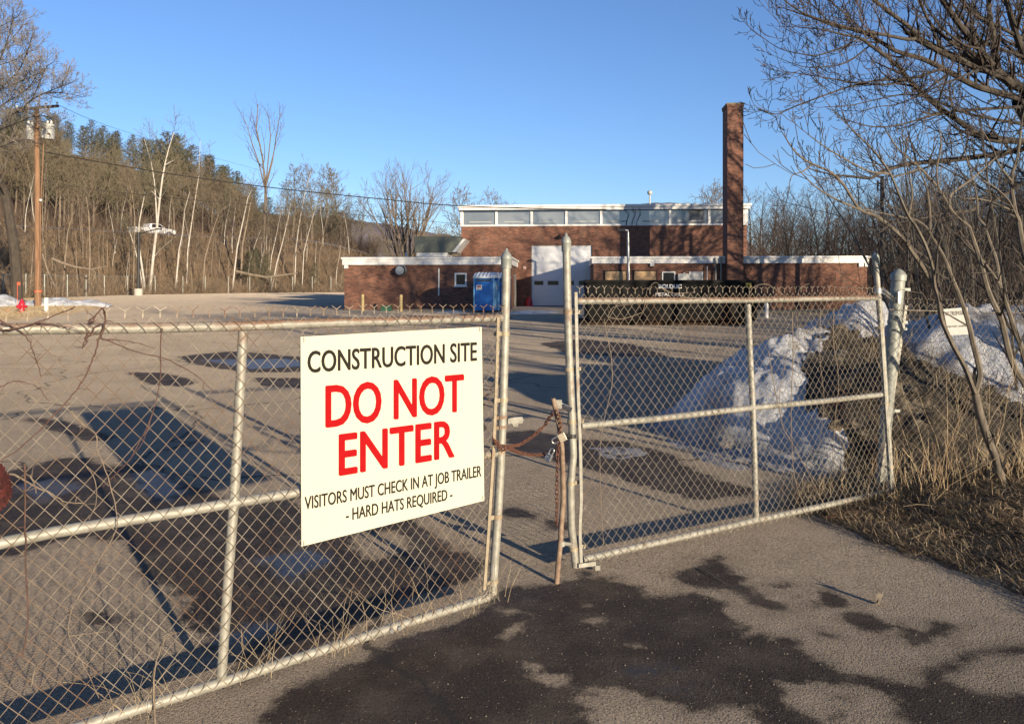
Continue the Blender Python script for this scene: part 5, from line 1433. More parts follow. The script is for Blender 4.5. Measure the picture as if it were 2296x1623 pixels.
px_tree("birch_tree", "large white birch with several leaning stems behind the far black lamp pole", "birch tree", Zat(330, 3), [
    (z1([(740, 1412), (762, 1250), (778, 1120), (790, 1000), (805, 880), (818, 810), (835, 740), (862, 655)]), .30),
    (z1([(722, 1410), (700, 1300), (685, 1200), (690, 1100), (705, 1020), (720, 950)]), .24),
    (z1([(712, 1400), (690, 1320), (665, 1220), (640, 1140), (612, 1100)]), .13),
    (z1([(778, 1130), (772, 1000), (765, 900), (748, 800), (715, 690)]), .16),
    (z1([(815, 820), (850, 800), (888, 785)]), .09), (z1([(750, 1290), (790, 1240), (850, 1190)]), .07), (z1([(790, 990), (755, 950), (735, 930)]), .07)],
    M_birch, M_twigg, 2, 5, (5, 3), .015, nk=13, top=.4, lf=(.2, .36))
BL = [("slim pale birch left of the large white birch", z1([(440, 1425), (446, 1250), (440, 1060), (428, 980), (418, 920)]), .16, M_tanb, 435),
      ("slim white birch right of the pickup truck", z1([(868, 1330), (885, 1250), (905, 1150), (915, 1040), (940, 950)]), .15, M_birch, 890),
      ("tall thin spotted birch reaching the skyline right of the pickup truck", z1([(925, 1365), (930, 1240), (950, 1100), (968, 980), (985, 870), (992, 700)]), .16, M_birch, 930),
      ("crooked grey birch bowing to the right in the middle of the bank", z1([(1003, 1390), (1015, 1280), (1040, 1190), (1062, 1120), (1085, 1055), (1140, 1010)]), .17, M_tanb, 1010),
      ("straight white birch leaning right beside a tan broken trunk", z1([(1150, 1345), (1175, 1225), (1205, 1090), (1228, 980), (1245, 945)]), .19, M_birch, 1160),
      ("tan broken trunk leaning right beside the white birch", z1([(1192, 1325), (1200, 1220), (1222, 1110), (1240, 1010), (1252, 970)]), .26, M_tanb, 1195),
      ("white birch with two stems leaning right under the tall many-stemmed tree", z1([(1342, 1388), (1372, 1300), (1400, 1200), (1428, 1080), (1440, 1010)]), .17, M_birch, 1342),
      ("thin white birch beside the twin birch under the tall tree", z1([(1328, 1380), (1345, 1270), (1370, 1160), (1392, 1050)]), .13, M_birch, 1330),
      ("pale birch at the right part of the bank, reaching the wires", z1([(1460, 1370), (1466, 1230), (1482, 1110), (1510, 960), (1540, 850)]), .15, M_birch, 1460),
      ("pale leaning birch near the right end of the bank", z1([(1495, 1385), (1505, 1250), (1530, 1150), (1570, 1000)]), .12, M_birch, 1498),
      ("short white birch at the foot of the bank beside the fallen logs", z1([(1220, 1390), (1238, 1290), (1268, 1200), (1292, 1140)]), .10, M_birch, 1222),
      ("slender grey tree right of the tall many-stemmed tree", z1([(1575, 1385), (1585, 1250), (1625, 1050), (1655, 870)]), .14, M_bark, 1580),
      ("thin pale tree with bare leaning stem right of the wooden pole", z1([(308, 1290), (335, 1150), (352, 1090), (372, 1040)]), .13, M_tanb, 310),
      ("pale trunk leaning left between wooden pole and lamp pole", z1([(660, 1230), (668, 1080), (655, 960), (635, 880)]), .13, M_tanb, 660)]
for i, (lab, pts, r_, mt, bx) in enumerate(BL):
    px_tree("birch_tree" if mt is M_birch else "bare_tree", lab, "birch tree" if mt is M_birch else "tree", Zat(pts[0][0], 3 + (i % 3) * 2), [(pts, r_)], mt, M_twig, 2, 60 + i, (4, 3), .014, top=.42, nk=12, lf=(.2, .38))
px_tree("bare_tree", "tall many-stemmed bare tree rising above the hill's skyline", "tree", Zat(588, 10), [
    (z1([(1300, 1365), (1308, 1200), (1312, 1050), (1315, 930), (1300, 780), (1270, 640), (1278, 520)]), .40),
    (z1([(1314, 940), (1280, 800), (1245, 700), (1222, 620), (1195, 560)]), .18), (z1([(1316, 930), (1330, 780), (1340, 680), (1335, 600), (1320, 550)]), .18),
    (z1([(1316, 930), (1350, 800), (1368, 680), (1380, 600), (1395, 560)]), .18), (z1([(1300, 820), (1255, 790), (1225, 730)]), .1), (z1([(1318, 900), (1290, 720), (1250, 600)]), .14),
    (z1([(1320, 900), (1362, 730), (1405, 610)]), .12), (z1([(1328, 1380), (1335, 1200), (1322, 1000), (1318, 900)]), .25)], M_bark, M_twigr, 1, 9, (4, 3), .016, (14, 32), (.18, .34), .45, 7, up=.5)
rv = bare_proto("vase", 51, 22, .62, 0, 'vase', M_bark, M_bark, .019, (7, 5, 4), "broad vase-shaped bare tree behind the rooftop duct")
Z = 142; X = (912 - CX) / F * Z; z = Ts(X, Z); place("vase", (X, Z, z), CAMZ - (388 - HY) / F * Z - z, .6, "broad vase-shaped bare tree behind the rooftop duct", "tree beyond the rooftop duct")
m = MB(); Zl = Zat(590, 2.5); m.tube([P(530, 608, Zl), P(560, 616, Zl), P(600, 622, Zl), P(668, 612, Zl)], [.2, .24, .2, .1], 7); m.tube([P(590, 620, Zl), P(610, 632, Zl)], [.1, .06], 6)
tag(m.build("fallen_log", M_tanb), "pale fallen logs lying at the foot of the bank", "log")
m = MB(); Zl = Zat(200, -1); m.tube([P(117, 580, Zl), P(140, 590, Zl), P(170, 599, Zl), P(205, 604, Zl), P(240, 597, Zl)], [.16, .14, .12, .1, .05], 7); m.tube([P(205, 604, Zl), P(215, 612, Zl), P(204, 640, Zl)], [.07, .06, .04], 5); m.tube([P(95, 570, Zl), P(108, 610, Zl), P(132, 660, Zl)], [.09, .08, .07], 6)
tag(m.build("fallen_branch", M_tanb), "long broken branch sagging over the far fence right of the wooden pole", "branch")

# bare tree at the upper left, its trunk coloured dark to stand for shade, behind the snow, boughs reaching over the crossarm
Zt = 57.0; b0 = P(39, 647, Zt); b0.z = gz(Zt)
lt = thing("bare_tree", b0, "bare tree with trunk coloured dark for shade at the left edge with boughs over the pole top", "tree")
t = MB(); c = MB(); rgl = random.Random(4)
t.tube([b0 - Vector((0, 0, .3)), P(36, 600, Zt), P(30, 540, Zt), P(10, 430, Zt), P(-40, 330, Zt - 2), P(-80, 200, Zt - 3)], [.42, .38, .36, .3, .24, .12], 10, False)
def bough(mb, mb2, pts, Z0, Z1, r0, r1, lev, rg, spacing=.5, lf=(.5, 1.2), kids_=(4, 3), rmin=.006, ang=(30, 60), up=.3, t0=0.15, out=None):
    ps = [P(x, y, Z0 + (Z1 - Z0) * j / (len(pts) - 1)) for j, (x, y) in enumerate(pts)]
    fine_ = []
    for i in range(len(ps) - 1):
        p0, p1, p2, p3 = ps[max(i - 1, 0)], ps[i], ps[i + 1], ps[min(i + 2, len(ps) - 1)]
        for j in range(3):
            q = j / 3; fine_.append(0.5 * ((2 * p1) + (p2 - p0) * q + (2 * p0 - 5 * p1 + 4 * p2 - p3) * q * q + (3 * p1 - p0 - 3 * p2 + p3) * q ** 3))
    fine_.append(ps[-1]); ps = fine_; n = len(ps)
    rad = [r0 + (r1 - r0) * j / (n - 1) for j in range(n)]
    mb.tube(ps, rad, 9 if r0 > .03 else 6, False)
    L = 0; nxt = spacing
    tot = sum((b - a).length for a, b in zip(ps, ps[1:]))
    for i in range(n - 1):
        sl = (ps[i + 1] - ps[i]).length
        while nxt < L + sl:
            f = (nxt - L) / sl; p = ps[i].lerp(ps[i + 1], f); d = (ps[i + 1] - ps[i]).normalized(); fr = nxt / tot
            nxt += spacing * rg.uniform(.5, 1.5)
            if fr < t0: continue
            a = d.orthogonal().normalized(); b = d.cross(a); az = rg.uniform(0, 6.28); an = R(rg.uniform(*ang))
            dd = (d * math.cos(an) + (a * math.cos(az) + b * math.sin(az)) * math.sin(an) + Vector((0, 0, .25))).normalized()
            grow(mb2, p, dd, rg.uniform(*lf) * (1.15 - .6 * fr), max(rmin, rad[i] * .5), lev, rg, kids_, (25, 55), up, .45, rmin, (.4, .65), .15)
        L += sl
    grow(mb2, ps[-1], ps[-1] - ps[-2], lf[1] * .28, r1, lev, rg, kids_, (25, 50), up, .4, rmin, (.4, .65), .1)
for pts, Z0, Z1, r0 in (([(-40, 330), (18, 268), (48, 245), (72, 224), (101, 209), (131, 197), (165, 184)], 55, 46, .17), ([(72, 224), (85, 195), (95, 170), (105, 150), (120, 140)], 50, 48, .08), ([(101, 209), (130, 208), (160, 212), (185, 218)], 48, 46, .06),
                        ([(-60, 260), (-20, 180), (10, 110), (25, 60), (30, 20)], 54, 50, .16), ([(-60, 240), (0, 200), (40, 160), (60, 120), (70, 85)], 54, 49, .14), ([(-50, 290), (0, 240), (40, 215), (70, 190), (90, 150)], 54, 49, .13),
                        ([(-80, 200), (-40, 120), (-10, 60), (0, 10)], 54, 52, .13), ([(-60, 300), (0, 290), (40, 275), (75, 262), (110, 262), (135, 272)], 53, 47, .1), ([(-40, 330), (0, 330), (40, 315), (60, 330)], 55, 50, .09),
                        ([(-20, 150), (20, 140), (50, 125), (68, 105)], 52, 49, .07), ([(-20, 210), (30, 190), (65, 175), (88, 165)], 52, 48, .07), ([(-40, 80), (0, 60), (30, 45), (45, 30)], 52, 50, .07),
                        ([(-60, 170), (-10, 130), (25, 90), (50, 60)], 52, 50, .09), ([(-60, 330), (-20, 260), (20, 225), (50, 185), (62, 150)], 54, 50, .1), ([(10, 430), (-10, 380), (0, 330)], 56, 54, .1)):
    bough(t, c, pts, Z0, Z1, r0 * .5, .018, 2, rgl, .30, (1.0, 2.6), (5, 4), .009, up=.4)
t.build("trunk", M_barkdk, lt); c.build("crown", bark("pale_grey_twigs", (.13, .11, .092), (.26, .23, .20)), lt)

# ---- the big spreading tree at the upper right
rgh = random.Random(8)
bt = thing("bare_tree", Vector((10.6, 14.4, .1)), "big spreading bare tree whose dark boughs sweep in from the upper right", "tree")
t = MB(); c = MB()
t.tube([Vector((10.6, 14.4, -.2)), Vector((10.5, 14.4, 1.5)), P(2400, 420, 14), P(2350, 300, 13.8), P(2295, 220, 13.5)], [.42, .36, .32, .27, .2], 12, False)
H_ = lambda pts, Z0, Z1, r0, r1, sp=.21, lf=(.42, 1.25): bough(t, c, pts, Z0, Z1, r0 * .66, r1 * .8, 2, rgh, sp, lf, (4, 3), .0042, (30, 62), .38, .1)
H_([(2350, 230), (2295, 200), (2268, 188), (2239, 163), (2200, 154), (2155, 136), (2105, 113), (2055, 86)], 13.6, 12.6, .14, .07)
H_([(2055, 86), (2046, 68), (2003, 34), (1958, 0), (1905, -40)], 12.6, 12, .06, .03)
H_([(2055, 86), (2037, 89), (1985, 79), (1932, 69), (1860, 51), (1797, 28), (1750, -6)], 12.6, 11.4, .05, .012)
H_([(2350, 260), (2295, 226), (2223, 204), (2184, 192), (2121, 158), (2069, 133), (2008, 115), (1969, 90), (1929, 70), (1880, 62), (1820, 40), (1760, 20)], 13.6, 11.8, .10, .010)
H_([(2360, 330), (2290, 317), (2218, 312), (2155, 276), (2087, 226), (2037, 179), (2019, 154), (1990, 129), (1951, 102), (1929, 86), (1890, 78), (1840, 66), (1790, 62)], 13.4, 11, .09, .009)
H_([(2295, 200), (2232, 154), (2196, 109), (2155, 61), (2114, 0), (2095, -40)], 13.4, 12.2, .10, .05)
H_([(2250, 175), (2209, 158), (2164, 113), (2121, 86), (2085, 52), (2064, 5), (2055, -30)], 13.2, 12, .06, .02)
H_([(2121, 158), (2110, 156), (2037, 179), (1985, 190), (1924, 190), (1860, 210), (1785, 238), (1738, 257), (1700, 244)], 12.9, 11.4, .04, .007)
H_([(2037, 179), (1980, 180), (1924, 186), (1870, 178), (1810, 168), (1752, 160)], 12.4, 11.5, .03, .006)
H_([(2360, 320), (2240, 345), (2121, 360), (2064, 365), (2019, 372), (1974, 387), (1951, 400), (1905, 395), (1867, 392), (1820, 380)], 13.6, 11.8, .08, .01)
H_([(1929, 86), (1880, 110), (1830, 125), (1790, 120), (1745, 108), (1690, 70)], 11.8, 11.2, .022, .005)
H_([(1951, 102), (1900, 140), (1850, 150), (1800, 150), (1745, 130)], 11.9, 11.3, .022, .005)
H_([(1860, 51), (1830, 20), (1800, -10)], 11.8, 11.5, .02, .008); H_([(1932, 69), (1905, 40), (1870, 10), (1850, -20)], 12, 11.7, .022, .01)
H_([(2227, 154), (2228, 90), (2220, 45), (2214, -30)], 13.2, 13, .09, .04); H_([(2320, 180), (2290, 110), (2270, 50), (2250, -30)], 13.6, 13, .1, .05)
H_([(2196, 109), (2160, 100), (2110, 60), (2080, 20), (2060, -20)], 12.6, 12.2, .03, .012); H_([(2290, 240), (2200, 245), (2140, 250), (2080, 262), (2020, 280), (1960, 285), (1900, 270)], 13.2, 11.8, .045, .008)
H_([(2300, 280), (2230, 268), (2170, 255), (2120, 235), (2070, 215), (2020, 213), (1960, 225), (1900, 238), (1850, 240)], 13, 11.6, .04, .007)
H_([(2200, 154), (2150, 175), (2100, 195), (2060, 215), (2010, 235), (1965, 240), (1920, 255)], 12.9, 11.8, .03, .006)
H_([(2296, 90), (2240, 60), (2180, 30), (2140, -20)], 13.4, 12.6, .05, .02); H_([(2300, 130), (2200, 90), (2150, 30), (2110, -30)], 13.4, 12.6, .04, .02)
H_([(2330, 390), (2200, 465), (2121, 478), (2060, 492), (2010, 500)], 14, 12.6, .06, .012)
t.build("trunk", M_hero, bt); c.build("crown", M_herot, bt)

# ---- saplings by the right-hand fence: stems followed in the picture, about six metres off
def sapling(label, foot, stems, Zb, seed, lean=0.0, dens=.17, lfm=1.2):
    rg_ = random.Random(seed)
    root = thing("sapling", foot, label, "sapling")
    t = MB(); c = MB()
    for pts, Z0, Z1, r0, r1 in stems:
        bough(t, c, pts, Z0, Z1, r0 * .82, r1 * .8, 1, rg_, dens, (.18 * lfm, .62 * lfm), (3, 2), .0028, (28, 58), .35, .22)
    t.build("trunk", M_sap, root, smooth=True); c.build("crown", M_hero, root)
    return root
f1 = P(2272, 1130, 6.1); f1.z = gz(6.1) + .1
sapling("sapling with forked trunk crossing before the white notice", f1, [
    ([(2272, 1135), (2244, 1072), (2233, 1026), (2216, 987), (2197, 928), (2187, 882)], 6.1, 6.0, .042, .036),
    ([(2187, 882), (2180, 867), (2162, 820), (2139, 779), (2121, 741), (2109, 709), (2103, 666), (2095, 641), (2091, 602), (2076, 553), (2053, 507), (2037, 485), (2017, 440), (1996, 390), (1965, 345), (1930, 310), (1905, 285)], 6.0, 5.5, .029, .006),
    ([(2095, 645), (2069, 600), (2037, 553), (2026, 535), (1969, 487), (1929, 471), (1895, 420), (1865, 388), (1821, 368), (1790, 348), (1766, 317)], 6.0, 5.3, .022, .006),
    ([(2187, 882), (2197, 840), (2191, 804), (2182, 770), (2173, 729), (2162, 693), (2159, 684), (2146, 650), (2132, 616), (2116, 575), (2096, 541), (2082, 516), (2055, 494), (2010, 485), (1940, 470)], 6.0, 5.7, .028, .006),
    ([(2085, 515), (2085, 476), (2080, 435), (2073, 408), (2060, 380)], 5.8, 5.7, .012, .006),
    ([(1996, 390), (1950, 385), (1900, 360), (1850, 330), (1810, 300)], 5.6, 5.3, .010, .004), ([(2037, 485), (2045, 440), (2040, 400), (2030, 350), (2035, 310)], 5.7, 5.8, .010, .004),
    ([(1929, 471), (1880, 450), (1830, 420), (1790, 380)], 5.4, 5.2, .010, .004), ([(1821, 368), (1800, 385), (1775, 395), (1768, 430)], 5.35, 5.3, .007, .003)], 6.1, 21)
f2 = P(2345, 1010, 6.6); f2.z = gz(6.6) + .1
sapling("saplings leaning in from the right edge with two crossing stems", f2, [
    ([(2345, 1040), (2320, 920), (2297, 858), (2281, 836), (2263, 793), (2250, 736), (2243, 711), (2223, 670), (2211, 636), (2200, 593), (2189, 557), (2175, 516), (2171, 507), (2146, 487), (2130, 467), (2105, 424), (2064, 378), (2042, 360), (2010, 330), (1985, 290)], 6.6, 6.0, .036, .006),
    ([(2130, 467), (2132, 437), (2173, 406), (2210, 375), (2235, 350)], 6.2, 6.5, .016, .007),
    ([(2310, 860), (2291, 781), (2273, 734), (2266, 711), (2254, 675), (2245, 648), (2239, 634), (2209, 591), (2180, 560)], 6.6, 6.4, .030, .008),
    ([(2245, 648), (2241, 630), (2234, 584), (2220, 544), (2207, 507), (2193, 485), (2190, 440), (2175, 380), (2160, 330)], 6.45, 6.6, .02, .006),
    ([(2064, 378), (2030, 390), (2000, 395), (1960, 370)], 6.0, 5.8, .010, .004), ([(2105, 424), (2100, 380), (2110, 330), (2105, 280)], 6.05, 6.2, .010, .004)], 6.6, 22)
f3 = P(2380, 1000, 6.9); f3.z = gz(6.9) + .1
sapling("sapling at the right edge above the snow, mostly out of frame", f3, [
    ([(2380, 1020), (2330, 700), (2295, 559), (2284, 496), (2277, 476), (2268, 406), (2282, 349), (2290, 280)], 6.9, 6.8, .036, .010),
    ([(2277, 476), (2240, 460), (2200, 447), (2160, 445)], 6.8, 6.5, .012, .005), ([(2268, 406), (2240, 370), (2225, 330), (2200, 290)], 6.8, 6.5, .015, .005), ([(2284, 496), (2262, 450), (2230, 420), (2195, 400)], 6.8, 6.5, .012, .005)], 6.9, 23)
for i, (px, Z, lab) in enumerate(((2300, 8.2, "thin sapling in the snow behind the fence at the right edge"), (2120, 9.5, "thin upright sapling behind the fence left of the notice"), (2215, 10.5, "thin sapling standing in the snow bank behind the notice"), (2060, 11.5, "thin brown sapling behind the leaning post"))):
    rg_ = random.Random(90 + i); base = P(px, 647, Z); base.z = gz(Z) + .2
    root = thing("sapling", base, lab, "sapling"); t = MB(); c = MB()
    for q in range(4):
        d = Vector((rg_.uniform(-.35, .2), rg_.uniform(-.2, .2), 1)); grow(t, base - Vector((0, 0, .3)), d, rg_.uniform(2.5, 4.2), .022, 2, rg_, (9, 4), (22, 50), .25, .3, .0035, (.25, .45), .3, c)
    t.build("trunk", M_sap, root); c.build("crown", M_hero, root)

# ---- the far ranks of the woods, which read as one mass
def woods(name, items, at):
    kinds = sorted(set(q[0] for q in items))
    for kd in kinds:
        sel = [q for q in items if q[0] == kd]
        root, h0, tr, used = PROTO[kd]
        me = bpy.data.meshes.new(name)
        me.from_pydata([tuple(Vector(q[1]) - Vector(at)) for q in sel], [], [])
        a = me.attributes.new("size", 'FLOAT', 'POINT'); a.data.foreach_set("value", [q[2] / h0 for q in sel])
        a = me.attributes.new("turn", 'FLOAT_VECTOR', 'POINT'); a.data.foreach_set("vector", [x for q in sel for x in (0, 0, q[3])])
        o = bpy.data.objects.new(name, me); COL.objects.link(o); o.location = at; o["kind"] = "stuff"
        ng = bpy.data.node_groups.new(name, 'GeometryNodeTree')
        ng.interface.new_socket("Geometry", in_out='INPUT', socket_type='NodeSocketGeometry'); ng.interface.new_socket("Geometry", in_out='OUTPUT', socket_type='NodeSocketGeometry')
        gi = ng.nodes.new("NodeGroupInput"); go = ng.nodes.new("NodeGroupOutput"); jn = ng.nodes.new("GeometryNodeJoinGeometry")
        sa_ = ng.nodes.new("GeometryNodeInputNamedAttribute"); sa_.data_type = 'FLOAT'; sa_.inputs[0].default_value = "size"
        ta = ng.nodes.new("GeometryNodeInputNamedAttribute"); ta.data_type = 'FLOAT_VECTOR'; ta.inputs[0].default_value = "turn"
        e2r = ng.nodes.new("FunctionNodeEulerToRotation"); ng.links.new(ta.outputs[0], e2r.inputs[0])
        for part, _ in tr:
            oi = ng.nodes.new("GeometryNodeObjectInfo"); oi.inputs[0].default_value = part; oi.transform_space = 'ORIGINAL'
            ip = ng.nodes.new("GeometryNodeInstanceOnPoints")
            ng.links.new(gi.outputs[0], ip.inputs["Points"]); ng.links.new(oi.outputs["Geometry"], ip.inputs["Instance"])
            ng.links.new(sa_.outputs[0], ip.inputs["Scale"]); ng.links.new(e2r.outputs[0], ip.inputs["Rotation"])
            ng.links.new(ip.outputs[0], jn.inputs[0])
        ng.links.new(jn.outputs[0], go.inputs[0])
        md = o.modifiers.new("woods", 'NODES'); md.node_group = ng
def pos_isle(r2):
    px = r2.uniform(-120, 240); py = r2.uniform(672, 719); q = G(px, py)
    if sdf_poly(ISLE, np.array([q.x]), np.array([q.y]))[0] > -.2: return None
    return q + Vector((0, 0, .08))
woods("far_woods", LEFTW[125:], (-60, 170, 20))
woods("far_woods", RIGHTW[62:], (40, 90, 0))

# ---- undergrowth (uncountable)
def brush(name, n, pos, hfn, r_, mat, seed, at, lean=.35, segs=3, branch=.5):
    rg_ = random.Random(seed); m = MB()
    for i in range(n):
        p = pos(rg_)
        if p is None: continue
        h = hfn(rg_, p); d = Vector((rg_.gauss(0, lean), rg_.gauss(0, lean), 1)).normalized(); pts = [p]
        for j in range(segs):
            d = (d + rdir(rg_) * .22).normalized(); pts.append(pts[-1] + d * h / segs)
        rr = r_ * rg_.uniform(.6, 1.3); m.tube(pts, [rr * (1 - .6 * j / segs) for j in range(segs + 1)], 3, False)
        if rg_.random() < branch:
            for q in range(2):
                e = (d + rdir(rg_) * .9).normalized(); s_ = pts[rg_.randint(1, segs - 1)]; m.tube([s_, s_ + e * h * .3, s_ + e * h * .5 + Vector((0, 0, h * .1))], [rr * .7, rr * .5, rr * .3], 3, False)
    o = m.build(name, mat, at=at); o["kind"] = "stuff"; return o
def pos_bank(r2):
    px = r2.uniform(-80, 840); s = 0.6 + 24 * r2.random() ** 1.3
    k_ = min(len(CURVE) - 1, int((px + 80) / 920 * len(CURVE))); zs_, ss_, xs_ = CURVE[k_]
    j = int(np.argmax(ss_ > s)); x, y = xs_[j] + r2.uniform(-.4, .4), zs_[j]
    if float(fbm(np.array(x / 3.5), np.array(y / 3.5), 3)) < r2.uniform(-.45, .3): return None
    return Vector((x, y, float(TB(x, y)) - .05))
CURVE = []
for q in range(120):
    px = -80 + 920 * q / 120; zs_ = np.linspace(55, 200, 700); xs_ = (px - CX) / F * zs_; CURVE.append((zs_, sdf_poly(YARD, xs_, zs_), xs_))
def TB(x, y): return Ts(x, y)
M_bushy = bark("rusty_brown_stems", (.155, .102, .058), (.35, .245, .15))
brush("bank_undergrowth", 15000, pos_bank, lambda r2, p: r2.uniform(.3, 1.9) + (r2.random() < .12) * 2, .019, M_bushy, 3, (-45, 100, 3), .65)
brush("bank_dark_brush", 4200, pos_bank, lambda r2, p: r2.uniform(.5, 2.2), .022, M_barkdk, 14, (-45, 100, 3), .7, 3, 1.0)
brush("bank_dead_grass", 3200, pos_bank, lambda r2, p: r2.uniform(.3, 1.1), .02, mottled("straw", (.26, .19, .11), (.42, .32, .19), 2, .9), 4, (-45, 100, 3), .5, 2, .2)
brush("island_grass", 9000, pos_isle, lambda r2, p: r2.uniform(.06, .2), .012, mottled("pale_straw", (.28, .20, .105), (.50, .38, .21), 2, .9), 31, (-27, 45, .4), .5, 2, .1)
def pos_right(r2):
    px = r2.uniform(1960, 2700); Z = 11 + 40 * r2.random() ** 1.2; x = (px - CX) / F * Z
    if sdf_poly(YARD, np.array([x]), np.array([Z]))[0] < .5: return None
    return Vector((x, Z, Ts(x, Z) - .05))
brush("woodland_undergrowth", 4200, pos_right, lambda r2, p: r2.uniform(.8, 1.6 + p.y * .07), .012, M_herot, 6, (14, 25, 0), .4, 4, .9)
def pos_rback(r2):
    px = r2.uniform(1660, 2500); Z = r2.uniform(64, 110); x = (px - CX) / F * Z
    return Vector((x, Z, Ts(x, Z) - .05))
brush("woodland_undergrowth", 4200, pos_rback, lambda r2, p: r2.uniform(1.5, 6), .02, M_twigr, 8, (40, 80, 0), .35, 4, .9)
def pos_hill(r2):
    px = r2.uniform(-120, 900); k_ = min(119, max(0, int((px + 80) / 920 * 120))); zs_, ss_, xs_ = CURVE[k_]
    j = int(np.argmax(ss_ > r2.uniform(32, 60))); return Vector((xs_[j], zs_[j], Ts(xs_[j], zs_[j]) - .05))
brush("hillside_undergrowth", 5500, pos_hill, lambda r2, p: r2.uniform(1.5, 5.5), .024, M_twigr, 9, (-60, 140, 15), .3, 3, .9)
# ------------------------------------------------------------------ snow, dirt heap, dead grass, vines
k = NT("old_snow")
p = k.position()
d1 = k.noise(1.6, 6, .65); d2 = k.noise(9, 6, .7)
c = k.mix(k.rng(k.math('ADD', d1, k.math('MULTIPLY', k.math('SUBTRACT', d2, .5), .5)), .50, .68, 0, .85), (.55, .56, .57), (.20, .17, .14))
c = k.mix(k.rng(k.math('ADD', k.sep(k.position())[2], k.math('MULTIPLY', d2, .6)), .62, .30, 0, .7), c, (.17, .14, .115))
c = k.mix(k.rng(k.math('ADD', k.math('MULTIPLY', k.noise(60, 4), .6), k.math('MULTIPLY', k.noise(4, 5), .4)), .55, .63), c, (.09, .07, .048))
M_snow = k.out(c, .75, nrm=k.bump(k.math('ADD', k.noise(9, 7, .7), k.math('MULTIPLY', k.noise(55, 4, .7), .5)), 1.0, .06))
k = NT("dark_wet_earth")
d1 = k.noise(2.2, 7, .68)
c = k.ramp(k.noise(11, 7, .7), [(.3, (.018, .014, .010)), (.55, (.055, .042, .028)), (.75, (.13, .10, .065))])
c = k.mix(k.rng(d1, .53, .62), c, k.ramp(k.noise(18, 5), [(.3, (.20, .155, .10)), (.7, (.42, .35, .25))]))
M_earth = k.out(c, .9, nrm=k.bump(k.noise(14, 7, .7), 1.0, .12))

LUMPS = [(3.95, 8.95, 2.1, 1.9, 1.02), (4.0, 7.62, 1.4, 1.0, .9), (5.3, 7.75, 1.2, .75, .42)]
def dirt_h(X, Y):
    h = 0
    for cx, cy, rx, ry, hh in LUMPS:
        q = ((X - cx) / rx) ** 2 + ((Y - cy) / ry) ** 2
        h = np.maximum(h, hh * np.clip(1 - q, 0, 1) ** .85)
    h = h * (1 + .35 * fbm(X * 1.6, Y * 1.6, 4)) + .09 * fbm(X * 5, Y * 5, 4) * smooth(.02, .2, h)
    return h
def dz_(X, Y): return gzv(Y) + dirt_h(X, Y)
def heap(name, xs, ys, zf, mat, keep, label, cat, at):
    o = sheet(name, xs, ys, zf, mat, keep=keep, at=at); return tag(o, label, cat)
heap("dirt_heap", np.arange(1.6, 8.4, .04), np.arange(6.6, 11.2, .04), lambda X, Y: dz_(X, Y) - .05 * (1 - smooth(0, .05, dirt_h(X, Y))), M_earth, lambda X, Y: dirt_h(X, Y) > .004, "heap of dark ploughed earth with grass clods behind the right gate leaf", "dirt heap", (3.95, 8.9, .04))
def drape(name, pxs, thick, label, extra=None, seed=0, z0=5.5, z1=16, step=.035, edge=.25, cat="snow patch", poly=None):
    """snow lying over heap and asphalt inside an outline followed in the picture"""
    poly = poly or [tuple(hit(x, y, z0, z1, dz_)[:2]) for x, y in pxs]
    xs = [q[0] for q in poly]; ys = [q[1] for q in poly]
    def inside(X, Y): return -sdf_poly(poly, X, Y) + .30 * fbm(X * 2.2 + seed, Y * 2.2, 4) + .05 * fbm(X * 9, Y * 9 + seed, 3)
    def zf(X, Y):
        i = inside(X, Y)
        return dz_(X, Y) + thick * smooth(-.02, edge, i) + .012 * fbm(X * 21, Y * 21, 2) * smooth(0, .15, i) + .018 * fbm(X * 8, Y * 6 + seed, 4) * smooth(0, .15, i) - .03 * (1 - smooth(-.06, .02, i)) + (extra(X, Y) * smooth(0, .3, i) if extra else 0)
    at = (sum(xs) / len(xs), sum(ys) / len(ys), .05)
    return heap(name, np.arange(min(xs) - .3, max(xs) + .3, step), np.arange(min(ys) - .3, max(ys) + .3, step), zf, M_snow, lambda X, Y: inside(X, Y) > -.05, label, cat, at)
drape("snow_patch", None, .10, "grey-blue old snow on the left flank of the dirt heap", seed=2, poly=[(1.55, 9.6), (1.7, 8.9), (1.95, 8.2), (2.15, 7.5), (2.45, 7.15), (2.9, 6.85), (3.25, 6.9), (3.2, 7.2), (3.0, 7.6), (3.2, 8.2), (3.5, 8.8), (3.75, 9.5), (3.7, 10.2), (3.2, 10.9), (2.2, 10.6)])
drape("ice_sheet", [(1470, 975), (1540, 985), (1600, 1010), (1660, 1050), (1640, 1062), (1590, 1045), (1530, 1015), (1480, 995)], .02, "thin bluish ice running off below the snow behind the right gate", seed=5, cat="ice")
drape("ice_sheet", [(1312, 1002), (1380, 996), (1450, 1004), (1470, 1016), (1400, 1030), (1320, 1024)], .008, "thin ice glaze on asphalt just behind the right gate's middle rail", seed=7, cat="ice")
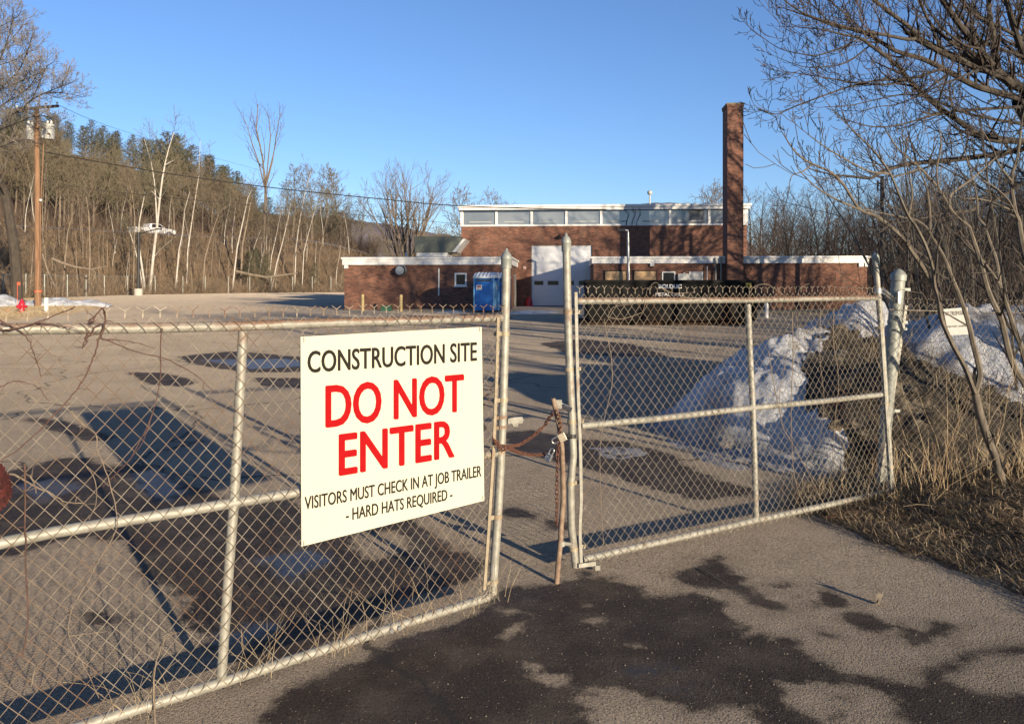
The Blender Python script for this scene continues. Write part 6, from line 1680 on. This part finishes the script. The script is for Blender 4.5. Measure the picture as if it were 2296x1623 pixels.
def mound(name, cx, cy, rx, ry, h, label, seed, step=.05, zf=None):
    def hh(X, Y):
        q = ((X - cx) / rx) ** 2 + ((Y - cy) / ry) ** 2
        b = np.clip(1 - q, 0, 1) ** .7 * h
        return b * (1 + .5 * fbm(X * .9 + seed, Y * .9, 4)) + (.10 * fbm(X * 4.2, Y * 4.2 + seed, 5)) * smooth(.05, .3, b) + .02 * fbm(X * 15, Y * 15, 2) * smooth(.05, .2, b)
    heap(name, np.arange(cx - rx, cx + rx, step), np.arange(cy - ry, cy + ry, step), lambda X, Y: np.maximum(gzv(Y), 0) + hh(X, Y) - .05 * (1 - smooth(0, .06, hh(X, Y))), M_snow, lambda X, Y: hh(X, Y) > .006, label, "snow bank", (cx, cy, gz(cy)))
mound("snow_bank", 5.75, 12.9, 1.35, 1.5, 1.42, "sunlit snow bank behind the top of the dirt heap and right gate", 3)
mound("snow_bank", 6.7, 9.75, 2.9, 2.15, 1.4, "long snow bank behind the overgrown fence at the right edge", 9)
for cx, cy, rx, ry, h, lab, sd in ((-30.8, 52.5, 3.6, 1.6, .55, "low dirty snow bank behind the wooden pole", 4), (-35.5, 51, 3.2, 2.2, .95, "dirty snow bank at the left edge behind the red hydrant", 6)):
    mound("snow_bank", cx, cy, rx, ry, h, lab, sd, .12)
def thin_snow(pts, label):
    m = flat_patch("snow_patch", pts, M_snow, .05, .15, .5, None, .3); return tag(m, label, "snow patch", "thin snow remnants by the building")
thin_snow([tuple(G(*q)[:2]) for q in ((985, 701), (1000, 697.5), (1036, 697.5), (1046, 700), (1020, 702))], "thin strip of leftover snow on the grass left of the blue toilets")
thin_snow([tuple(G(*q)[:2]) for q in ((1146, 702), (1170, 697), (1225, 697.5), (1262, 700), (1215, 703), (1180, 705))], "thin leftover snow on the asphalt before the white overhead door")

def pos_heap(r2):
    x, y = r2.uniform(2.9, 6.4), r2.uniform(6.8, 10.2); h = float(dirt_h(np.array([x]), np.array([y]))[0])
    if h < .06 or (x < 3.5 and y > 7.4) : return None
    return Vector((x, y, gz(y) + h - .01))
brush("heap_tangle", 1500, pos_heap, lambda r2, p: r2.uniform(.08, .36), .0035, M_herot, 51, (4.4, 8.2, .3), 1.1, 3, .6)
brush("heap_tangle", 700, pos_heap, lambda r2, p: r2.uniform(.06, .28), .003, mottled("bleached_roots", (.16, .12, .07), (.42, .34, .21), 6, .9), 52, (4.4, 8.2, .3), 1.3, 3, .6)
m = MB()
for i in range(260):
    p = pos_heap(rg)
    if p is None: continue
    r_ = rg.uniform(.015, .07) * (1 if i % 4 else 1.6); n = 7
    for j in range(3):
        c_ = p + Vector((rg.uniform(-1, 1), rg.uniform(-1, 1), rg.uniform(-.3, .6))) * r_ * .6
        m.lathe([(r_ * .5 * rg.uniform(.6, 1.2), -r_ * .5), (r_ * rg.uniform(.8, 1.1), -r_ * .1), (r_ * rg.uniform(.6, 1), r_ * .3), (r_ * .3, r_ * .6)], c_, rdir(rg), n)
o = m.build("earth_clods", M_earth, at=(4.4, 8.2, .3)); o["kind"] = "stuff"

# ---- dead grass and straw (uncountable)
M_straw = mottled("dry_straw", (.17, .12, .065), (.58, .45, .27), 14, .85)
M_strawr = mottled("reddish_dead_stalks", (.16, .095, .055), (.32, .21, .12), 5, .85)
rgs = random.Random(15)
m = MB()
def vz(x, y): return float(vergez(np.array([x]), np.array([y]))[0])
ptsv = []
while len(ptsv) < 25000:
    ptsv += [(rgs.uniform(1.9, 8.0), rgs.uniform(1.6, 8.5)) for _ in range(9000)]
    A_ = np.array(ptsv); s_ = sdf_poly(VERGE, A_[:, 0], A_[:, 1]); ptsv = [q for q, d_ in zip(ptsv, s_) if d_ < .05 + .1 * rgs.random() and (q[0] < .69 * q[1] + .4 or rgs.random() < .5)]
A_ = np.array(ptsv[:25000]); ZV = vergez(A_[:, 0], A_[:, 1]); SV = sdf_poly(VERGE, A_[:, 0], A_[:, 1])
m2 = MB(); 
for (x, y), z, s_ in zip(A_, ZV, SV):
    az = rgs.gauss(2.6, .9); lay = rgs.random() < (.93 if y < 5.8 else .82)
    h = rgs.uniform(.05, .24) if lay else rgs.uniform(.04, .12) + (.18 * rgs.random() ** 2 if y > 5.8 else .02)
    el = rgs.uniform(-.02, .22) if lay else rgs.uniform(.7, 1.45)
    d = Vector((math.cos(az) * math.cos(el), math.sin(az) * math.cos(el), math.sin(el)))
    p0 = Vector((x, y, z + (.012 if lay else -.01) + (.03 * rgs.random() if lay else 0)))
    p1 = p0 + d * h * .55 + Vector((0, 0, .01)); p2 = p1 + (d + Vector((rgs.uniform(-.4, .4), rgs.uniform(-.4, .4), -.35))).normalized() * h * .5
    w = Vector((-d.y, d.x, .3)).normalized() * rgs.uniform(.0012, .003)
    mm = m if rgs.random() < .75 else m2
    o = len(mm.v); mm.v += [tuple(p0 - w), tuple(p0 + w), tuple(p1 + w * .8), tuple(p1 - w * .8), tuple(p2)]; mm.f += [(o, o + 1, o + 2, o + 3), (o + 3, o + 2, o + 4)]
o = m.build("dead_grass", M_straw, at=(4, 5, .1)); o["kind"] = "stuff"
o = m2.build("dead_grass", M_strawr, at=(4, 5, .1)); o["kind"] = "stuff"
m = MB()
for i in range(260):
    x, y = rgs.uniform(2.0, 6.0), rgs.uniform(3.2, 6.9)
    if float(sdf_poly(VERGE, np.array([x]), np.array([y]))[0]) > -.12: continue
    az = rgs.gauss(2.7, .7); L_ = rgs.uniform(.08, .34); z_ = vz(x, y) + .03
    a = Vector((x, y, z_)); b = a + Vector((math.cos(az) * L_ * .5, math.sin(az) * L_ * .5, rgs.uniform(-.01, .02))); c = b + Vector((math.cos(az + .3) * L_ * .5, math.sin(az + .3) * L_ * .5, rgs.uniform(-.03, .0)))
    m.tube([a, b, c], [.0018, .0016, .0009], 4, False)
o = m.build("fallen_stalks", mottled("bleached_straw", (.22, .16, .09), (.48, .38, .235), 9, .8), at=(4, 5, .1)); o["kind"] = "stuff"
# tall stalks tangled in and before the right-hand fence
m = MB(); m2 = MB()
for i in range(360):
    a = rgs.uniform(-.1, 3.4); off = rgs.uniform(-.5, .55); p = FP.fn(a, 0, off); z = gz(p.y) + (vz(p.x, p.y) - gz(p.y) if p.y < 9 else .1)
    h = rgs.uniform(.15, .5) if i < 300 else rgs.uniform(.6, 1.4); pts = [Vector((p.x, p.y, z - .02))]; d = Vector((rgs.gauss(0, .28), rgs.gauss(0, .28), 1)).normalized()
    for j in range(4): d = (d + rdir(rgs) * .28).normalized(); pts.append(pts[-1] + d * h / 4)
    (m if i % 3 else m2).tube(pts, [.0026, .0024, .002, .0016, .001], 3, False)
    if i % 2:
        for q in range(3):
            s0 = pts[rgs.randint(1, 3)]; e = (d + rdir(rgs) * .8).normalized(); (m if i % 3 else m2).tube([s0, s0 + e * h * .12, s0 + e * h * .2 + Vector((0, 0, .02))], [.0016, .0013, .0008], 3, False)
o = m.build("weed_stalks", M_straw, at=(4.5, 6.6, .1)); o["kind"] = "stuff"
o = m2.build("weed_stalks", M_strawr, at=(4.5, 6.6, .1)); o["kind"] = "stuff"
# wisps of straw along the left leaf's bottom rail
m = MB()
for i in range(70):
    a = rgs.choice((LP.sh(560, 1500)[0], LP.sh(760, 1430)[0], LP.sh(900, 1400)[0], LP.sh(330, 1600)[0], LP.sh(1085, 1340)[0])) + rgs.gauss(0, .1)
    p = LP.fn(a, rgs.uniform(.02, .10), rgs.uniform(.0, .05)); h = rgs.uniform(.08, .34); d = Vector((rgs.gauss(0, .5), rgs.gauss(0, .3), 1)).normalized(); pts = [p]
    for j in range(4): d = (d + rdir(rgs) * .35).normalized(); pts.append(pts[-1] + d * h / 4)
    m.tube(pts, [.0011, .001, .0009, .0007, .0005], 3, False)
o = m.build("straw_wisps", M_straw, at=(-.8, 3.4, .05)); o["kind"] = "stuff"
# leaf crumbs and small stones scattered on the near asphalt
m = MB()
for i in range(1500):
    x, y = rgs.uniform(-2.0, 3.2), rgs.uniform(2.7, 6); r_ = rgs.uniform(.001, .0032)
    c = Vector((x, y, gz(y) + r_ * .4)); a = rgs.random() * 6.28
    m.hexa([c + Vector((math.cos(a + q) * r_, math.sin(a + q) * r_, zz_)) for zz_ in (-r_ * .4, r_ * .5) for q in (0, 1.7, 3.0, 4.6)])
o = m.build("grit", mottled("pale_grit", (.20, .17, .13), (.42, .36, .28), 90, .9), at=(0, 4, 0)); o["kind"] = "stuff"

# ---- dry vines on the gates
M_vine = bark("red_brown_vine", (.05, .024, .018), (.14, .072, .05), (30, 30, 12))
M_vinep = bark("pale_dry_vine", (.13, .095, .065), (.27, .21, .15), (30, 30, 12))
def vine(pl, strands, off, label, mat, seed, r_=.0026, name="dry_vine"):
    rg_ = random.Random(seed); m = MB()
    for si, pts in enumerate(strands):
        ps = [pl.at(x, y, off + rg_.uniform(-.006, .014)) for x, y in pts]; f_ = []
        for i in range(len(ps) - 1):
            p0, p1, p2, p3 = ps[max(i - 1, 0)], ps[i], ps[i + 1], ps[min(i + 2, len(ps) - 1)]
            for j in range(5):
                q = j / 5; f_.append(0.5 * ((2 * p1) + (p2 - p0) * q + (2 * p0 - 5 * p1 + 4 * p2 - p3) * q * q + (3 * p1 - p0 - 3 * p2 + p3) * q ** 3) + rdir(rg_) * .002)
        f_.append(ps[-1]); n = len(f_); rr = r_ * (1 if si == 0 else .75)
        m.tube(f_, [rr * (1.1 - .55 * j / n) * rg_.uniform(.9, 1.15) for j in range(n)], 6)
        for i in range(2, n - 1, 4):
            if rg_.random() < .55:
                d = (rdir(rg_) + pl.n * .4).normalized(); m.tube([f_[i], f_[i] + d * .02, f_[i] + d * .035 + rdir(rg_) * .012], [rr * .5, rr * .4, rr * .25], 4)
    return tag(m.build(name, mat, at=pl.at(*strands[0][0], off)), label, "vine", "dry vines on the gates")
vine(LP, [[(-40, 742), (0, 738), (20, 739), (81, 723), (115, 711), (170, 687)], [(81, 723), (120, 727), (160, 735), (195, 748)]], .05, "dark vine stem lying along the left gate's top rail at the frame edge", M_vine, 1, .003)
vine(LP, [[(-10, 712), (12, 726), (35, 736), (60, 757), (76, 790), (92, 844)], [(0, 868), (30, 855), (60, 858), (88, 872), (110, 900)]], .05, "vine hanging over the left gate's top rail below the hydrant", M_vine, 2)
m_ = [[(223, 760), (235, 726), (235, 707), (228, 692), (215, 707), (209, 723)], [(223, 757), (213, 793), (190, 844), (167, 879), (132, 919), (58, 994), (0, 1034), (-60, 1062)], [(214, 708), (204, 716), (206, 722)], [(209, 722), (202, 724), (200, 718), (207, 714)], [(228, 727), (212, 733), (205, 748), (196, 758), (188, 770), (184, 782)], [(196, 752), (190, 760), (196, 768), (186, 776)], [(200, 742), (196, 750), (206, 752)]]
vine(LP, m_, .055, "looped reddish vine with curled tendrils above the left gate's top rail", M_vine, 3, .0036)
vine(LP, [[(363, 735), (360, 790), (360, 839), (345, 919), (299, 1017), (262, 1060), (230, 1092)], [(345, 919), (320, 990), (280, 1040)]], .04, "long thin red vine slanting down the middle of the left gate's first panel", M_vine, 4, .0022)
vine(LP, [[(160, 920), (173, 942), (213, 971), (219, 1011), (247, 1086), (262, 1178), (230, 1241), (190, 1316), (161, 1368), (155, 1425), (184, 1483), (222, 1564)], [(195, 1045), (215, 1085), (214, 1130), (200, 1165)], [(155, 1425), (200, 1420), (240, 1414)]], .045, "pale thick vine crossing the left gate's middle rail", M_vinep, 5, .0022)
vine(LP, [[(55, 1040), (56, 1092), (57, 1180), (58, 1264), (63, 1391), (50, 1470)]], .04, "thin straight dark red vine near the left gate's left frame edge", M_vine, 6, .003)
vine(LP, [[(225, 757), (235, 761), (299, 787), (368, 804), (437, 838), (480, 880)], [(230, 761), (290, 765), (350, 782)]], .05, "thin dark vine running right from the tendril knot under the top rail", M_vine, 7, .0024)
vine(LP, [[(10, 1060), (40, 1068), (80, 1090), (110, 1104), (150, 1125), (190, 1128)], [(68, 1065), (78, 1090), (82, 1105)]], .045, "brown vine stub slanting beside the red sumac head", M_vinep, 8, .003)
vine(LP, [[(348, 1623), (345, 1520), (360, 1455), (380, 1420), (395, 1418)], [(70, 1540), (80, 1500), (95, 1480)]], .05, "pale wiry weed rising before the left gate's bottom rail", M_vinep, 9, .003)
vine(RP, [[(1355, 715), (1358, 737), (1366, 775), (1371, 810), (1371, 869), (1348, 973), (1346, 1086), (1350, 1160), (1353, 1222)], [(1362, 710), (1376, 688), (1412, 683)], [(1362, 710), (1394, 715), (1434, 703), (1444, 692), (1448, 660), (1456, 645), (1471, 633), (1484, 647), (1520, 660), (1548, 669), (1575, 667), (1595, 658)], [(1484, 647), (1510, 658), (1560, 655)]], .05, "pale vine rambling along the right gate's top rail and down by its end post", M_vinep, 11, .0026)
vine(RP, [[(1679, 668), (1682, 655), (1693, 642), (1720, 638), (1751, 656), (1765, 672)], [(1790, 672), (1793, 648), (1815, 636)], [(1931, 690), (1905, 655), (1890, 625), (1880, 605)]], .05, "arching vine tendrils standing above the right half of the right gate", M_vinep, 12, .0026)
vine(RP, [[(1724, 790), (1735, 860), (1751, 932), (1756, 959), (1783, 1005), (1819, 1072), (1847, 1131), (1860, 1168), (1842, 1190), (1844, 1217)], [(1751, 932), (1748, 880), (1760, 820), (1770, 760)]], .05, "pale vine hanging to the ground through the right gate's right panel", M_vinep, 13, .003)
vine(RP, [[(1776, 700), (1778, 800), (1774, 900), (1779, 1050), (1797, 1118), (1824, 1181)], [(1778, 800), (1790, 760), (1785, 700)]], .045, "thin vine falling nearly straight down the right panel of the right gate", M_vinep, 14, .003)
vine(RP, [[(1870, 690), (1868, 760), (1880, 850), (1872, 950), (1866, 1040)], [(1868, 760), (1900, 720), (1930, 700)], [(1840, 690), (1838, 800), (1848, 900), (1836, 1000)]], .045, "tangle of thin dry vine at the hinge end of the right gate", M_vinep, 15, .003)
m = MB(); c = RP.at(1846, 1221, .06); c.z = gz(c.y) + .006
for i in range(7):
    d = Vector((rgs.uniform(.1, .6), rgs.uniform(-.3, .3), 0)).normalized(); m.tube([c, c + d * .06 + Vector((0, 0, .015)), c + d * rgs.uniform(.1, .17) + Vector((0, 0, .004))], [.005, .004, .002], 4)
tag(m.build("fallen_twig", mottled("orange_brown_leaf", (.30, .14, .06), (.45, .25, .12), 30, .8)), "small orange-brown twig with leaves on the asphalt before the right gate", "twig")
m = MB(); c = G(1976, 1357)
m.tube([c + Vector((-.02, 0, .01)), c + Vector((0, .01, .05)), c + Vector((.025, .02, .075))], [.004, .004, .002], 5); m.tube([c + Vector((0, .01, .05)), c + Vector((.03, 0, .055))], [.003, .002], 4)
m.add([tuple(c + Vector(q)) for q in ((-.03, .01, .004), (.0, .02, .0), (.012, .0, .06), (-.02, .0, .07))], [(0, 1, 2, 3)])
tag(m.build("dead_leaf", mottled("dark_leaf", (.10, .08, .06), (.2, .16, .12), 30, .8)), "small curled dark leaf standing on the asphalt at the lower right", "leaf")
m = MB(); a, b = G(1566, 1275), G(1625, 1310); m.tube([a + Vector((0, 0, .006)), a.lerp(b, .5) + Vector((0, 0, .012)), b + Vector((0, 0, .006))], [.003, .004, .002], 5); tag(m.build("fallen_twig", M_vinep), "short pale straw lying on a wet spot before the right gate", "twig")

# ---- sumac seed head at the left frame edge
c = P(-9, 1088, 2.45)
su = thing("sumac_head", c, "fuzzy dark red sumac seed head at the left frame edge", "seed head")
rg_ = random.Random(3); m = MB()
ax = Vector((-.25, .1, 1)).normalized()
for i in range(900):
    t_ = rg_.uniform(-1, 1); rr = .036 * (1 - abs(t_) ** 2.2) ** .6 * rg_.uniform(.7, 1.05); az = rg_.uniform(0, 6.28)
    a = ax.orthogonal().normalized(); b = ax.cross(a)
    p = c + ax * (t_ * .072) + (a * math.cos(az) + b * math.sin(az)) * rr
    e = ((p - c) * 1.0 + ax * .02 + rdir(rg_) * .012).normalized(); sd = e.orthogonal().normalized() * .0032; s2 = e.cross(sd)
    q = p + e * .011; o = len(m.v); m.v += [tuple(p + sd), tuple(p - sd * .5 + s2 * .8), tuple(p - sd * .5 - s2 * .8), tuple(q)]; m.f += [(o, o + 1, o + 3), (o + 1, o + 2, o + 3), (o + 2, o, o + 3)]
m.lathe([(.005, -.07), (.026, -.045), (.033, 0), (.026, .045), (.004, .07)], c, ax, 12)
m.build("seed_cluster", mottled("sumac_red", (.03, .004, .004), (.10, .012, .009), 40, .9), su)
m = MB(); m.tube([c - ax * .06, c - ax * .16 + Vector((-.04, 0, -.02)), c + Vector((-.2, .05, -.35)), Vector((c.x - .32, c.y + .12, c.z - .8)), Vector((c.x - .38, c.y + .15, -.05))], [.006, .007, .009, .012, .014], 7); m.build("stem", M_vine, su)
